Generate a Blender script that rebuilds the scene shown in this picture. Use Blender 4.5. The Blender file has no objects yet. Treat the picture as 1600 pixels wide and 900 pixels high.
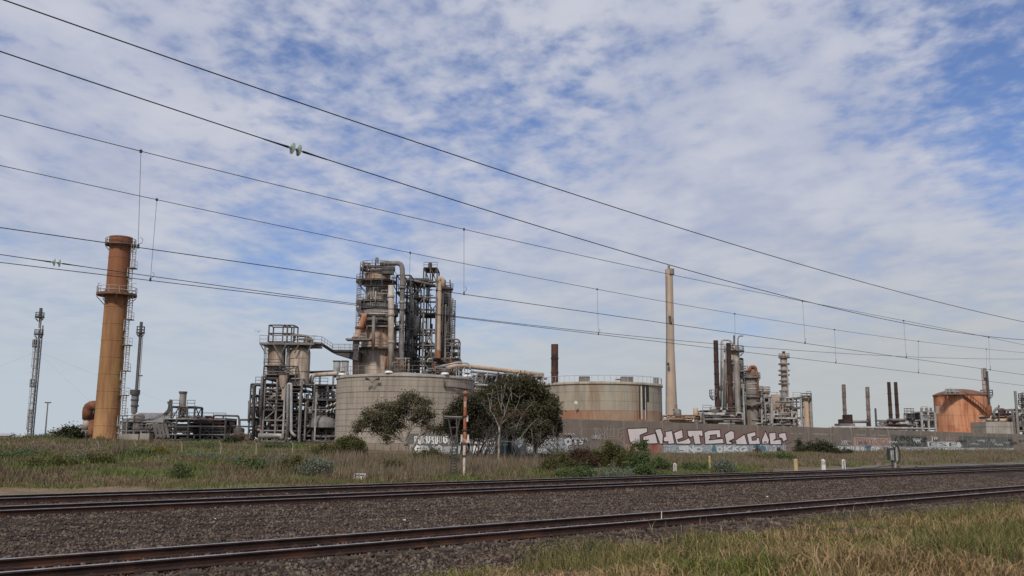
import bpy, math, random
import numpy as np
from mathutils import Vector, Matrix
rnd = random.Random(7)
S = bpy.context.scene
COL = S.collection

# ------------------------------------------------------------ camera
f = 1450.0; H = 1.8
th = math.atan(238 / f); rho = .0075
F = np.array([0, math.cos(th), math.sin(th)]); R0 = np.array([1., 0, 0]); U0 = np.array([0, -math.sin(th), math.cos(th)])
RR = math.cos(rho) * R0 + math.sin(rho) * U0; UU = math.cos(rho) * U0 - math.sin(rho) * R0
CAM = np.array([0, 0, H])
cd = bpy.data.cameras.new('camera'); cam = bpy.data.objects.new('camera', cd); COL.objects.link(cam)
cd.sensor_width = 36; cd.lens = f / 1600 * 36; cd.clip_start = .1; cd.clip_end = 9000
m = Matrix([[RR[i], UU[i], -F[i], CAM[i]] for i in range(3)] + [[0, 0, 0, 1]])
cam.matrix_world = m; S.camera = cam

# ------------------------------------------------------------ world, sun, exposure
S.view_settings.view_transform = 'Standard'; S.view_settings.look = 'None'; S.view_settings.exposure = .3; S.view_settings.gamma = 1
SUN_EL = math.radians(46); SUN_AZ = math.radians(196)      # azimuth clockwise from +Y: behind the camera, a little to the left
W = bpy.data.worlds.new('World'); S.world = W; W.use_nodes = True
nt = W.node_tree; nt.nodes.clear()
def N(nt, t, **k):
    n = nt.nodes.new(t)
    for a, b in k.items(): setattr(n, a, b)
    return n
def L(nt, a, b): nt.links.new(a, b)
def math_n(nt, op, a, b=None, c=None, clamp=False):
    n = N(nt, 'ShaderNodeMath', operation=op); n.use_clamp = clamp
    for i, v in enumerate((a, b, c)):
        if v is None: continue
        if isinstance(v, (int, float)): n.inputs[i].default_value = v
        else: L(nt, v, n.inputs[i])
    return n.outputs[0]
def vmath(nt, op, a, b=None):
    n = N(nt, 'ShaderNodeVectorMath', operation=op)
    for i, v in enumerate((a, b)):
        if v is None: continue
        if isinstance(v, (tuple, list)): n.inputs[i].default_value = v
        else: L(nt, v, n.inputs[i])
    return n
def noise(nt, vec, scale, detail=4, rough=.5, dist=0):
    n = N(nt, 'ShaderNodeTexNoise'); n.inputs['Scale'].default_value = scale; n.inputs['Detail'].default_value = detail
    n.inputs['Roughness'].default_value = rough; n.inputs['Distortion'].default_value = dist
    L(nt, vec, n.inputs['Vector']); return n.outputs['Fac']
def smooth(nt, v, a, b, lo=0., hi=1.):
    n = N(nt, 'ShaderNodeMapRange', interpolation_type='SMOOTHSTEP')
    n.inputs[1].default_value = a; n.inputs[2].default_value = b; n.inputs[3].default_value = lo; n.inputs[4].default_value = hi
    L(nt, v, n.inputs[0]); return n.outputs[0]
def mixc(nt, fac, a, b, bt='MIX'):
    n = N(nt, 'ShaderNodeMix', data_type='RGBA', blend_type=bt)
    if isinstance(fac, (int, float)): n.inputs[0].default_value = fac
    else: L(nt, fac, n.inputs[0])
    for i, v in ((6, a), (7, b)):
        if isinstance(v, (tuple, list)): n.inputs[i].default_value = (*v[:3], 1)
        else: L(nt, v, n.inputs[i])
    return n.outputs[2]

def build_world():
    sky = N(nt, 'ShaderNodeTexSky', sky_type='NISHITA'); sky.sun_disc = False
    sky.sun_elevation = SUN_EL; sky.sun_rotation = SUN_AZ; sky.air_density = 1.0; sky.dust_density = .6; sky.ozone_density = 4
    bg1 = N(nt, 'ShaderNodeBackground'); bg1.inputs[1].default_value = .080; L(nt, mixc(nt, 1., sky.outputs[0], (.74, .87, 1.14), 'MULTIPLY'), bg1.inputs[0])
    tc = N(nt, 'ShaderNodeTexCoord'); d = tc.outputs['Generated']
    sp = N(nt, 'ShaderNodeSeparateXYZ'); L(nt, d, sp.inputs[0])
    z = math_n(nt, 'MAXIMUM', sp.outputs[2], 0.0)
    zz = math_n(nt, 'ADD', z, .10)
    cb = N(nt, 'ShaderNodeCombineXYZ')
    L(nt, math_n(nt, 'DIVIDE', sp.outputs[0], zz), cb.inputs[0]); L(nt, math_n(nt, 'DIVIDE', sp.outputs[1], zz), cb.inputs[1])
    p = cb.outputs[0]
    mp = N(nt, 'ShaderNodeMapping'); L(nt, p, mp.inputs[0]); mp.inputs['Rotation'].default_value = (0, 0, .5); mp.inputs['Scale'].default_value = (1.15, .9, 1)
    q = mp.outputs[0]
    big = noise(nt, q, .8, 3, .5, .2)
    midn = noise(nt, q, 2.6, 4, .5, .25)
    small = noise(nt, q, 10.5, 4, .52, .15)
    fine = noise(nt, q, 24., 4, .55, .1)
    # clear patches between the cloud fields (directions on the sky)
    clear = None
    for (px, py, rad, amt) in CLEAR:
        v = F * f + RR * (px - 800) + UU * (450 - py); v = v / np.linalg.norm(v)
        dd = vmath(nt, 'DISTANCE', d, tuple(v)).outputs[1]
        g = smooth(nt, dd, 0, rad, amt, 0)
        clear = g if clear is None else math_n(nt, 'ADD', clear, g)
    # coverage
    hi_ = smooth(nt, sp.outputs[2], .12, .40, .30, 1.)      # far off the ripples melt into a veil
    c0 = lambda n_, w: math_n(nt, 'MULTIPLY', math_n(nt, 'MULTIPLY', math_n(nt, 'SUBTRACT', n_, .5), w), hi_)
    a = math_n(nt, 'ADD', c0(small, .95), .68)
    a = math_n(nt, 'ADD', a, math_n(nt, 'MULTIPLY', midn, .55))
    a = math_n(nt, 'ADD', a, math_n(nt, 'MULTIPLY', big, .5))
    a = math_n(nt, 'ADD', a, c0(fine, .5))
    a = math_n(nt, 'SUBTRACT', a, clear)
    cov = smooth(nt, a, .66, 1.28)
    cov = math_n(nt, 'MULTIPLY_ADD', cov, .88, .10)
    # cloud colour: lavender grey with brighter tops and darker undersides
    tone = math_n(nt, 'ADD', math_n(nt, 'MULTIPLY', midn, .75), math_n(nt, 'MULTIPLY', small, .25))
    tone = smooth(nt, tone, .35, .68)
    cc = mixc(nt, tone, (.335, .37, .485), (.465, .48, .55))
    hz = smooth(nt, sp.outputs[2], 0., .28)
    cc = mixc(nt, hz, mixc(nt, smooth(nt, sp.outputs[0], -.3, .45), (.405, .46, .51), (.39, .41, .41)), cc)
    bg2 = N(nt, 'ShaderNodeBackground'); bg2.inputs[1].default_value = 1.0; L(nt, cc, bg2.inputs[0])
    low = smooth(nt, sp.outputs[2], 0., .13, 1., 0.)
    cov = math_n(nt, 'ADD', cov, math_n(nt, 'MULTIPLY', low, .75), clamp=True)
    mx = N(nt, 'ShaderNodeMixShader'); L(nt, cov, mx.inputs[0]); L(nt, bg1.outputs[0], mx.inputs[1]); L(nt, bg2.outputs[0], mx.inputs[2])
    out = N(nt, 'ShaderNodeOutputWorld'); L(nt, mx.outputs[0], out.inputs[0])
CLEAR = [(1600, 200, .13, .36), (1470, 60, .16, .20), (1590, 20, .14, .24), (760, 160, .17, .17), (380, 80, .15, .12), (480, 120, .13, .12),
         (380, 385, .13, .20), (560, 400, .12, .20), (770, 530, .10, .16), (1250, 250, .2, -.12), (500, 20, .1, .10), (1150, 510, .1, .14), (870, 90, .14, .10), (1350, 210, .1, .10), (150, 250, .2, -.06), (1100, 330, .2, -.08)]
build_world()
sl = bpy.data.lights.new('sun', 'SUN'); sl.energy = 2.4; sl.angle = math.radians(7); sl.color = (1, .93, .83)
so = bpy.data.objects.new('sun', sl); COL.objects.link(so)
sd = Vector((math.sin(SUN_AZ) * math.cos(SUN_EL), math.cos(SUN_AZ) * math.cos(SUN_EL), math.sin(SUN_EL)))
so.rotation_euler = sd.to_track_quat('Z', 'Y').to_euler()
so.location = sd * 300

# ------------------------------------------------------------ projection of the survey into the place
AZ = math.radians(47.7)
T = np.array([math.sin(AZ), math.cos(AZ), 0]); NQ = np.array([-math.cos(AZ), math.sin(AZ), 0])
def ray(x, y): return F * f + RR * (x - 800) + UU * (450 - y)
def P(x, y, D):
    d = ray(x, y); return Vector(CAM + d * (D / d[1]))
def onz(x, y, z=0.):
    d = ray(x, y); return Vector(CAM + d * ((z - H) / d[2]))
def onq(x, y, q):
    d = ray(x, y); return Vector(CAM + d * (q / d.dot(NQ)))
def sq(s, q, z=0.):
    v = T * s + NQ * q; return Vector((v[0], v[1], z))
def sst(a, b, x):
    t = np.clip((x - a) / (b - a), 0, 1); return t * t * (3 - 2 * t)
def gz(x, y):
    x = np.asarray(x, float); y = np.asarray(y, float)
    q = x * NQ[0] + y * NQ[1]; s = x * T[0] + y * T[1]
    z = -.42 + .42 * sst(12.5, 9.6, q) + .34 * sst(9.8, 4.5, q)
    z = z + .95 * sst(36, 56, q) + 1.22 * sst(56, 92, q) * sst(80, -10, s) + .5 * sst(56, 92, q) * (1 - sst(80, -10, s))
    w = sst(36, 44, q) + .5 * sst(12.6, 10, q)
    z = z + w * (.10 * np.sin(x * .31 + 1.3) * np.cos(y * .23) + .06 * np.sin(x * .9 + y * .7) + .04 * np.sin(1.7 * x - 1.1 * y))
    z = z * (1 - sst(700, 1400, np.hypot(x, y))) + 1.2 * sst(700, 1400, np.hypot(x, y))
    return z
def gnd(px, D):
    """ground point in the column of the picture at depth D"""
    p = P(px, 690, D); return Vector((p.x, D, float(gz(p.x, D))))

# ------------------------------------------------------------ materials
MATS = {}
def mat(name, c1, c2=None, scale=1.5, rough=.75, metal=0., streak=None, sa=.5, bump=.15, squash=1., c3=None, spec=.4, bscale=None, island=0, zmix=None):
    if name in MATS: return MATS[name]
    m = bpy.data.materials.new(name); m.use_nodes = True; t = m.node_tree; b = t.nodes['Principled BSDF']
    g = N(t, 'ShaderNodeNewGeometry')
    mp = N(t, 'ShaderNodeMapping'); L(t, g.outputs['Position'], mp.inputs[0]); mp.inputs['Scale'].default_value = (1, 1, squash)
    n1 = noise(t, mp.outputs[0], scale, 6, .62, .2)
    c2 = c2 or tuple(v * .7 for v in c1)
    col = mixc(t, smooth(t, n1, .33, .67), c1, c2)
    if c3:
        n3 = noise(t, g.outputs['Position'], scale * .37, 5, .6, .4)
        col = mixc(t, smooth(t, n3, .50, .66), col, c3)
    if zmix:
        sx = N(t, 'ShaderNodeSeparateXYZ'); L(t, g.outputs['Position'], sx.inputs[0]); wob = math_n(t, 'MULTIPLY_ADD', n1, (zmix[1] - zmix[0]) * .5, sx.outputs[2])
        col = mixc(t, smooth(t, wob, zmix[0] + (zmix[1] - zmix[0]) * .25, zmix[1] + (zmix[1] - zmix[0]) * .25), col, zmix[2])
    if streak:
        ms = N(t, 'ShaderNodeMapping'); L(t, g.outputs['Position'], ms.inputs[0]); ms.inputs['Scale'].default_value = (1, 1, .09)
        n2 = noise(t, ms.outputs[0], 1.6 if isinstance(streak[0], float) else 1.6, 5, .65)
        n4 = noise(t, ms.outputs[0], .5, 2, .5)
        col = mixc(t, math_n(t, 'MULTIPLY', smooth(t, math_n(t, 'ADD', math_n(t, 'MULTIPLY', n2, .65), math_n(t, 'MULTIPLY', n4, .35)), .42, .66), sa), col, streak)
        ms2 = N(t, 'ShaderNodeMapping'); L(t, g.outputs['Position'], ms2.inputs[0]); ms2.inputs['Scale'].default_value = (1, 1, .05)
        n5 = noise(t, ms2.outputs[0], 3.1, 4, .7)
        col = mixc(t, smooth(t, n5, .58, .75, 0, .55), col, tuple(v * .35 for v in c1))
    if island:
        hv = N(t, 'ShaderNodeHueSaturation'); L(t, col, hv.inputs['Color'])
        L(t, math_n(t, 'MULTIPLY_ADD', g.outputs['Random Per Island'], island * 2, 1 - island), hv.inputs['Value'])
        L(t, math_n(t, 'MULTIPLY_ADD', g.outputs['Random Per Island'], .05, .475), hv.inputs['Hue']); col = hv.outputs[0]
    L(t, col, b.inputs['Base Color'])
    b.inputs['Roughness'].default_value = rough; b.inputs['Metallic'].default_value = metal
    b.inputs['Specular IOR Level'].default_value = spec
    if bump:
        nb = noise(t, g.outputs['Position'], bscale or scale * 4, 5, .6)
        bp = N(t, 'ShaderNodeBump'); bp.inputs['Strength'].default_value = bump; bp.inputs['Distance'].default_value = .1
        L(t, nb, bp.inputs['Height']); L(t, bp.outputs[0], b.inputs['Normal'])
    MATS[name] = m; return m
def leafmat(name, ramp, patch=None, pscale=.4, trans=.25, rough=.6):
    """foliage: each leaf or blade takes its own tone; patches of another kind grow by place"""
    m = bpy.data.materials.new(name); m.use_nodes = True; t = m.node_tree; b = t.nodes['Principled BSDF']
    g = N(t, 'ShaderNodeNewGeometry')
    cr = N(t, 'ShaderNodeValToRGB'); cr.color_ramp.interpolation = 'LINEAR'
    e = cr.color_ramp.elements
    while len(e) < len(ramp): e.new(.5)
    for i, c in enumerate(ramp): e[i].position = i / (len(ramp) - 1); e[i].color = (*c, 1)
    L(t, g.outputs['Random Per Island'], cr.inputs[0]); col = cr.outputs[0]
    if patch:
        n1 = noise(t, g.outputs['Position'], pscale, 4, .6, .3)
        cr2 = N(t, 'ShaderNodeValToRGB'); e = cr2.color_ramp.elements
        while len(e) < len(patch): e.new(.5)
        for i, c in enumerate(patch): e[i].position = i / (len(patch) - 1); e[i].color = (*c, 1)
        L(t, g.outputs['Random Per Island'], cr2.inputs[0])
        col = mixc(t, smooth(t, n1, .41, .53), col, cr2.outputs[0])
    L(t, col, b.inputs['Base Color']); b.inputs['Roughness'].default_value = rough; b.inputs['Specular IOR Level'].default_value = .15
    if trans:
        tr = N(t, 'ShaderNodeBsdfTranslucent'); L(t, col, tr.inputs[0])
        mx = N(t, 'ShaderNodeMixShader'); mx.inputs[0].default_value = trans
        L(t, b.outputs[0], mx.inputs[1]); L(t, tr.outputs[0], mx.inputs[2])
        L(t, mx.outputs[0], t.nodes['Material Output'].inputs[0])
    MATS[name] = m; return m

# ------------------------------------------------------------ mesh collector
class MB:
    def __init__(s): s.v = []; s.f = []; s.mi = []; s.cur = 0
    def add(s, vs, fs):
        o = len(s.v); s.v += [tuple(v) for v in vs]; s.f += [tuple(i + o for i in q) for q in fs]; s.mi += [s.cur] * len(fs); return s
    def box(s, c, sz, ang=0, ax=None):
        c = Vector(c); hx, hy, hz = (v / 2 for v in sz); ca, sa = math.cos(ang), math.sin(ang); vs = []
        for dz in (-hz, hz):
            for dx, dy in ((-hx, -hy), (hx, -hy), (hx, hy), (-hx, hy)):
                vs.append((c.x + dx * ca - dy * sa, c.y + dx * sa + dy * ca, c.z + dz))
        return s.add(vs, [(3, 2, 1, 0), (4, 5, 6, 7), (0, 1, 5, 4), (1, 2, 6, 5), (2, 3, 7, 6), (3, 0, 4, 7)])
    def tube(s, a, b, r1, r2=None, n=8, cap=True):
        a = Vector(a); b = Vector(b); r2 = r1 if r2 is None else r2
        d = (b - a); 
        if d.length < 1e-6: return s
        d.normalize(); u = d.orthogonal().normalized()
        if abs(d.z) > .99: u = Vector((1, 0, 0))
        w = d.cross(u); vs = []
        for c, r in ((a, r1), (b, r2)):
            for i in range(n):
                t = 2 * math.pi * (i + .5) / n; vs.append(c + (u * math.cos(t) + w * math.sin(t)) * r)
        fs = [(i, (i + 1) % n, n + (i + 1) % n, n + i) for i in range(n)]
        if cap: fs += [tuple(range(n - 1, -1, -1)), tuple(range(n, 2 * n))]
        return s.add(vs, fs)
    def bar(s, a, b, w): return s.tube(a, b, w * .7071, n=4)
    def pipe(s, pts, r, n=8, bend=None):
        pts = [Vector(p) for p in pts]; bend = r * 2.2 if bend is None else bend
        path = [pts[0]]
        for i in range(1, len(pts) - 1):
            p0, p1, p2 = pts[i - 1], pts[i], pts[i + 1]
            d0 = (p0 - p1); d2 = (p2 - p1); bb = min(bend, d0.length * .45, d2.length * .45)
            a = p1 + d0.normalized() * bb; c = p1 + d2.normalized() * bb
            for k in range(5):
                t = k / 4; path.append(a * (1 - t) ** 2 + p1 * 2 * t * (1 - t) + c * t * t)
        path.append(pts[-1])
        prev = None; rings = []
        for i, p in enumerate(path):
            d = (path[min(i + 1, len(path) - 1)] - path[max(i - 1, 0)]).normalized()
            if prev is None: u = d.orthogonal().normalized()
            else:
                u = prev - d * prev.dot(d); u = u.normalized() if u.length > 1e-5 else d.orthogonal().normalized()
            prev = u; w = d.cross(u)
            rings.append([p + (u * math.cos(2 * math.pi * k / n) + w * math.sin(2 * math.pi * k / n)) * r for k in range(n)])
        vs = [v for rg in rings for v in rg]; fs = []
        for i in range(len(rings) - 1):
            for k in range(n): fs.append((i * n + k, i * n + (k + 1) % n, (i + 1) * n + (k + 1) % n, (i + 1) * n + k))
        fs += [tuple(range(n - 1, -1, -1)), tuple(range((len(rings) - 1) * n, len(rings) * n))]
        return s.add(vs, fs)
    def lathe(s, c, prof, n=24, a0=0, a1=2 * math.pi):
        c = Vector(c); full = abs(a1 - a0 - 2 * math.pi) < 1e-6; m_ = n if full else n + 1; vs = []
        for r, z in prof:
            for i in range(m_):
                t = a0 + (a1 - a0) * i / n; vs.append((c.x + r * math.cos(t), c.y + r * math.sin(t), c.z + z))
        fs = []
        for j in range(len(prof) - 1):
            for i in range(n):
                k = (i + 1) % m_; fs.append((j * m_ + i, j * m_ + k, (j + 1) * m_ + k, (j + 1) * m_ + i))
        return s.add(vs, fs)
    def build(s, name, mt, parent=None, smooth_=False, **props):
        me = bpy.data.meshes.new(name)
        off = parent_loc(parent) if parent is not None else Vector((0, 0, 0))
        org = props.pop('origin', None)
        if parent is None and org is not None: off = Vector(org)
        me.from_pydata([(v[0] - off.x, v[1] - off.y, v[2] - off.z) for v in s.v], [], s.f)
        ms = mt if isinstance(mt, (list, tuple)) else [mt]
        for q in ms: me.materials.append(q)
        if len(ms) > 1: me.polygons.foreach_set('material_index', s.mi)
        if smooth_: me.polygons.foreach_set('use_smooth', [True] * len(me.polygons)); 
        me.update()
        o = bpy.data.objects.new(name, me); COL.objects.link(o)
        if parent is not None: o.parent = parent
        else: o.location = off
        for k, v in props.items(): o[k] = v
        return o
def parent_loc(o):
    v = Vector(o.location)
    while o.parent is not None: o = o.parent; v += o.location
    return v
def sharp(o, ang=40):
    o.data.set_sharp_from_angle(angle=math.radians(ang)); return o
def thing(name, label, cat, loc, group=None):
    o = bpy.data.objects.new(name, None); o.empty_display_size = .3; COL.objects.link(o); o.location = Vector(loc)
    o['label'] = label; o['category'] = cat
    if group: o['group'] = group
    return o
def tag(o, label, cat, group=None):
    o['label'] = label; o['category'] = cat
    if group: o['group'] = group
    return o
def np_mesh(name, V, Fc, mt, parent=None, smooth_=False):
    """V (n,3), Fc (m,k) arrays -> object"""
    me = bpy.data.meshes.new(name); V = np.asarray(V, np.float32); Fc = np.asarray(Fc, np.int32); k = Fc.shape[1]
    if parent is not None:
        pl = parent_loc(parent); V = V - np.array(pl, np.float32)
    me.vertices.add(len(V)); me.vertices.foreach_set('co', V.ravel())
    me.loops.add(Fc.size); me.loops.foreach_set('vertex_index', Fc.ravel())
    me.polygons.add(len(Fc)); me.polygons.foreach_set('loop_start', np.arange(0, Fc.size, k, dtype=np.int32))
    try: me.polygons.foreach_set('loop_total', np.full(len(Fc), k, dtype=np.int32))
    except Exception: pass
    if smooth_: me.polygons.foreach_set('use_smooth', np.ones(len(Fc), bool))
    me.materials.append(mt); me.update(calc_edges=True); me.validate()
    o = bpy.data.objects.new(name, me); COL.objects.link(o)
    if parent is not None: o.parent = parent
    return o

# ------------------------------------------------------------ materials in use
def SM(m_, **k): return m_
GROUND = mat('ground_soil', (.16, .115, .075), (.10, .085, .05), .35, .95, c3=(.05, .065, .022), bump=.6, bscale=9, spec=.1)
BALLAST_M = mat('ballast_dust', (.055, .041, .034), (.03, .024, .02), 2.5, .95, c3=(.11, .082, .065), bump=1.0, bscale=14, spec=.15)
STONE = mat('ballast_stone', (.115, .088, .074), (.06, .048, .042), 5.0, .9, c3=(.15, .125, .108), bump=.5, bscale=60, spec=.2)
RAILRUST = mat('rail_rust', (.046, .023, .017), (.026, .015, .012), 3, .9, c3=(.07, .032, .02), bump=.2, bscale=40, spec=.25)
RAILTOP = mat('rail_polished_head', (.50, .49, .48), (.30, .27, .26), 3, .42, metal=.8, bump=.02)
SLEEPER = mat('sleeper_timber', (.10, .08, .066), (.055, .043, .036), 6, .9, bump=.5, bscale=40, spec=.15)
WIREM = mat('wire_metal', (.03, .03, .034), (.02, .02, .022), 4, .6, metal=.3, bump=0)
STEELG = mat('weathered_steel', (.215, .205, .195), (.125, .118, .112), .8, .7, streak=(.16, .11, .085), sa=.4, bump=.15)
STEELD = mat('dark_steel', (.095, .09, .088), (.055, .052, .052), .9, .7, streak=(.10, .07, .055), sa=.35, bump=.15)
STEELL = mat('light_galvanised_steel', (.42, .415, .405), (.28, .275, .27), 1.0, .55, streak=(.2, .13, .09), sa=.4, bump=.1)
CLAD = mat('aluminium_cladding', (.34, .325, .30), (.23, .22, .20), .6, .5, metal=.25, streak=(.18, .10, .06), sa=.55, bump=.1)
CLADR = mat('rust_stained_cladding', (.46, .42, .36), (.33, .28, .23), .7, .7, streak=(.24, .12, .07), sa=.75, bump=.15)
BEIGE = mat('beige_pipe_paint', (.50, .38, .28), (.42, .31, .22), .6, .7, streak=(.30, .17, .10), sa=.4)
RUST = mat('rust', (.22, .085, .04), (.12, .05, .03), .9, .9, c3=(.30, .14, .07), bump=.3)
RUSTD = mat('dark_rust', (.06, .03, .024), (.028, .018, .016), .9, .9, c3=(.10, .05, .038), bump=.3)
CONC = mat('concrete', (.33, .30, .265), (.25, .225, .20), .5, .9, streak=(.16, .13, .11), sa=.4, bump=.2)

# ------------------------------------------------------------ ground
def build_ground():
    def axis(dense0, dense1, step, lo, hi, g=1.35):
        a = list(np.arange(dense0, dense1 + 1e-6, step)); d = step
        while a[-1] < hi: d *= g; a.append(a[-1] + d)
        d = step
        while a[0] > lo: d *= g; a.insert(0, a[0] - d)
        return np.array(a)
    sa = axis(-60, 160, 1.0, -2500, 4500); qa = axis(0, 110, .6, -2500, 5000)
    SS, QQ = np.meshgrid(sa, qa)
    X = SS * T[0] + QQ * NQ[0]; Y = SS * T[1] + QQ * NQ[1]; Z = gz(X, Y)
    V = np.stack([X, Y, Z], -1).reshape(-1, 3); a, b = SS.shape
    i = np.arange(a - 1)[:, None] * b + np.arange(b - 1)[None, :]
    Fc = np.stack([i, i + 1, i + b + 1, i + b], -1).reshape(-1, 4)
    o = np_mesh('ground', V, Fc, GROUND, smooth_=True); o['kind'] = 'structure'
build_ground()

# ballast bed: one raised prism carrying the three tracks
def bed_z(q, s):
    z = np.interp(q, [12.0, 13.2, 14.0, 16.4, 17.2, 20.5, 24.8, 25.2, 33.2, 34.0, 35.2], [-.46, -.30, -.20, -.18, -.20, -.29, -.20, -.18, -.18, -.24, -.47])
    return z + .018 * np.sin(s * 2.1 + q * 3) * np.sin(q * 2.3 - s * .7)
sa = np.concatenate([np.arange(-46, 120, .6), np.arange(120, 420, 6)]); qa = np.concatenate([np.arange(12.0, 35.21, .2)])
SS, QQ = np.meshgrid(sa, qa); Zb = bed_z(QQ, SS)
V = np.stack([SS * T[0] + QQ * NQ[0], SS * T[1] + QQ * NQ[1], Zb], -1).reshape(-1, 3); a, b = SS.shape
i = np.arange(a - 1)[:, None] * b + np.arange(b - 1)[None, :]
o = np_mesh('ballast_bed', V, np.stack([i, i + 1, i + b + 1, i + b], -1).reshape(-1, 4), BALLAST_M, smooth_=True); o['kind'] = 'structure'

# loose stones: one mesh of stones laid over the bed (nobody could count them)
def stones(name, N_, s0, s1, q0, q1, lo, hi, mt, zf, seed, power=1.0):
    r = np.random.default_rng(seed)
    s = s0 + (s1 - s0) * r.random(N_) ** power; q = q0 + (q1 - q0) * r.random(N_)
    base = np.array([[1, 0, 0], [0, 1, 0], [-1, 0, 0], [0, -1, 0], [.1, .1, 1], [-.1, 0, -1], ], float)
    fs = np.array([[0, 1, 4], [1, 2, 4], [2, 3, 4], [3, 0, 4], [1, 0, 5], [2, 1, 5], [3, 2, 5], [0, 3, 5]])
    sz = lo + (hi - lo) * r.random(N_) ** 1.6
    V = base[None] * (1 + .5 * (r.random((N_, 6, 3)) - .5)) + (r.random((N_, 6, 3)) - .5) * .5
    V *= np.stack([np.ones(N_), .6 + .4 * r.random(N_), .5 + .35 * r.random(N_)], -1)[:, None, :]
    # random tilt
    ax = r.normal(size=(N_, 3)); ax /= np.linalg.norm(ax, axis=1, keepdims=True); an = r.random(N_) * 6.28
    c = np.cos(an)[:, None, None]; sn = np.sin(an)[:, None, None]; k = ax[:, None, :]
    V = V * c + np.cross(np.broadcast_to(k, V.shape), V) * sn + k * (V * k).sum(-1, keepdims=True) * (1 - c)
    V *= sz[:, None, None] * .5
    x = s * T[0] + q * NQ[0]; y = s * T[1] + q * NQ[1]; z = zf(q, s, x, y) + sz * .12
    V += np.stack([x, y, z], -1)[:, None, :]
    Fc = (fs[None] + (np.arange(N_) * 6)[:, None, None]).reshape(-1, 3)
    return np_mesh(name, V.reshape(-1, 3), Fc, mt)
bz = lambda q, s, x, y: bed_z(q, s)
ST2 = mat('ballast_stone_tones', (.125, .09, .071), (.058, .043, .036), 4.0, .92, c3=(.145, .115, .095), bump=.4, bscale=50, spec=.15, island=.55)
tag(stones('ballast_stones', 112000, -16, 62, 12.3, 25.8, .045, .12, ST2, bz, 3, 1.25), 'brown grey crushed stone ballast spread round the rails', 'ballast')['kind'] = 'stuff'
tag(stones('ballast_stones', 24000, -14, 34, 12.1, 14.4, .05, .12, ST2, bz, 8, 1.1), 'dark grey crushed stone heaped along the outer side of the near rail', 'ballast')['kind'] = 'stuff'
tag(stones('ballast_stones', 26000, -18, 70, 25.8, 35.0, .05, .10, ST2, bz, 4, 1.1), 'dark crushed stone ballast under the two far tracks', 'ballast')['kind'] = 'stuff'

# ------------------------------------------------------------ tracks
def track(qn, qf, label, s0, s1, nsl):
    root = thing('railway_track', label, 'railway track', sq(0, (qn + qf) / 2, -.18), 'railway tracks')
    prof = [(-.075, -.16), (.075, -.16), (.075, -.147), (.012, -.125), (.012, -.045), (.036, -.03), (.036, -.006), (.028, 0), (-.028, 0), (-.036, -.006), (-.036, -.03), (-.012, -.045), (-.012, -.125), (-.075, -.147)]
    ss = list(np.arange(s0, 120, 8)) + [120, 200, s1]
    for qq in (qf, qn):
        mb = MB(); n = len(prof); vs = []; fs = []; mi = []
        for s in ss:
            for dq, z in prof: vs.append(sq(s, qq + dq, z))
        for k in range(len(ss) - 1):
            for j in range(n):
                fs.append((k * n + j, k * n + (j + 1) % n, (k + 1) * n + (j + 1) % n, (k + 1) * n + j)); mi.append(1 if j in (6, 7, 8) else 0)
        mb.v = vs; mb.f = fs; mb.mi = mi
        mb.build('rail', [RAILRUST, RAILTOP], root)
    me = None; cm = None
    mid = (qn + qf) / 2; ln = 2.6
    for k in range(nsl):
        s = s0 + .68 * k + rnd.uniform(-.02, .02)
        c = sq(s, mid, -.245); ang = math.atan2(NQ[1], NQ[0])
        if me is None:
            o = MB().box(c, (ln, .24, .14), ang).build('sleeper', SLEEPER, root); me = o.data; c0 = c
        else:
            o = bpy.data.objects.new('sleeper', me); COL.objects.link(o); o.parent = root; o.location = c - c0
    # fastenings that catch the light beside the near rail
    mb = MB()
    for k in range(min(nsl, 150)):
        s = s0 + .68 * k
        for qq in (qn, qf):
            for dq in (-.11, .11):
                mb.box(sq(s, qq + dq, -.150), (.09, .12, .05), math.atan2(NQ[1], NQ[0])); mb.box(sq(s, qq + dq, -.118), (.04, .05, .03), .4)
    mb.build('rail_clips', RUSTD, root, kind='stuff')
    return root
track(14.2, 15.7, 'nearest railway track with rusty rails beside the foreground grass', -36, 420, 165)
track(25.9, 27.45, 'middle railway track of rusty rails beyond the wide stone ballast', -36, 420, 185)
track(31.0, 32.55, 'farthest railway track running along the edge of the weedy field', -36, 420, 185)

# ------------------------------------------------------------ overhead wires (each hangs in its own plane parallel to the tracks)
def catmull(pts, n=8):
    out = []
    for i in range(len(pts) - 1):
        p0 = pts[max(i - 1, 0)]; p1 = pts[i]; p2 = pts[i + 1]; p3 = pts[min(i + 2, len(pts) - 1)]
        for k in range(n):
            t = k / n
            out.append(.5 * ((2 * p1) + (p2 - p0) * t + (2 * p0 - 5 * p1 + 4 * p2 - p3) * t * t + (3 * p1 - p0 - 3 * p2 + p3) * t ** 3))
    out.append(pts[-1]); return out
def wire_pts(pix, q, deg=3):
    P_ = [onq(x, y, q) for x, y in pix]
    s = np.array([p.dot(Vector(T)) for p in P_]); z = np.array([p.z for p in P_])
    c = np.polyfit(s, z, min(deg, len(s) - 1))
    s0 = s.min() - 42; s1 = s.max() + 18
    gs = np.concatenate([np.linspace(s0, 30, 44), np.linspace(32, s1, 22)]) if s1 > 32 else np.linspace(s0, s1, 40)
    zz = np.polyval(c, np.clip(gs, s.min() - 3, s.max() + 4))
    return [sq(a, q, b) for a, b in zip(gs, zz)], (lambda sv: float(np.polyval(c, sv)))
def wire(name, pix, q, r, label, cat, parent=None, deg=3):
    pts, fz = wire_pts(pix, q, deg)
    mb = MB().pipe(pts, r, 5, bend=.01)
    if parent is None:
        o = mb.build(name, WIREM, None, origin=pts[0]); tag(o, label, cat); return o, fz
    return mb.build(name, WIREM, parent), fz
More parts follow.
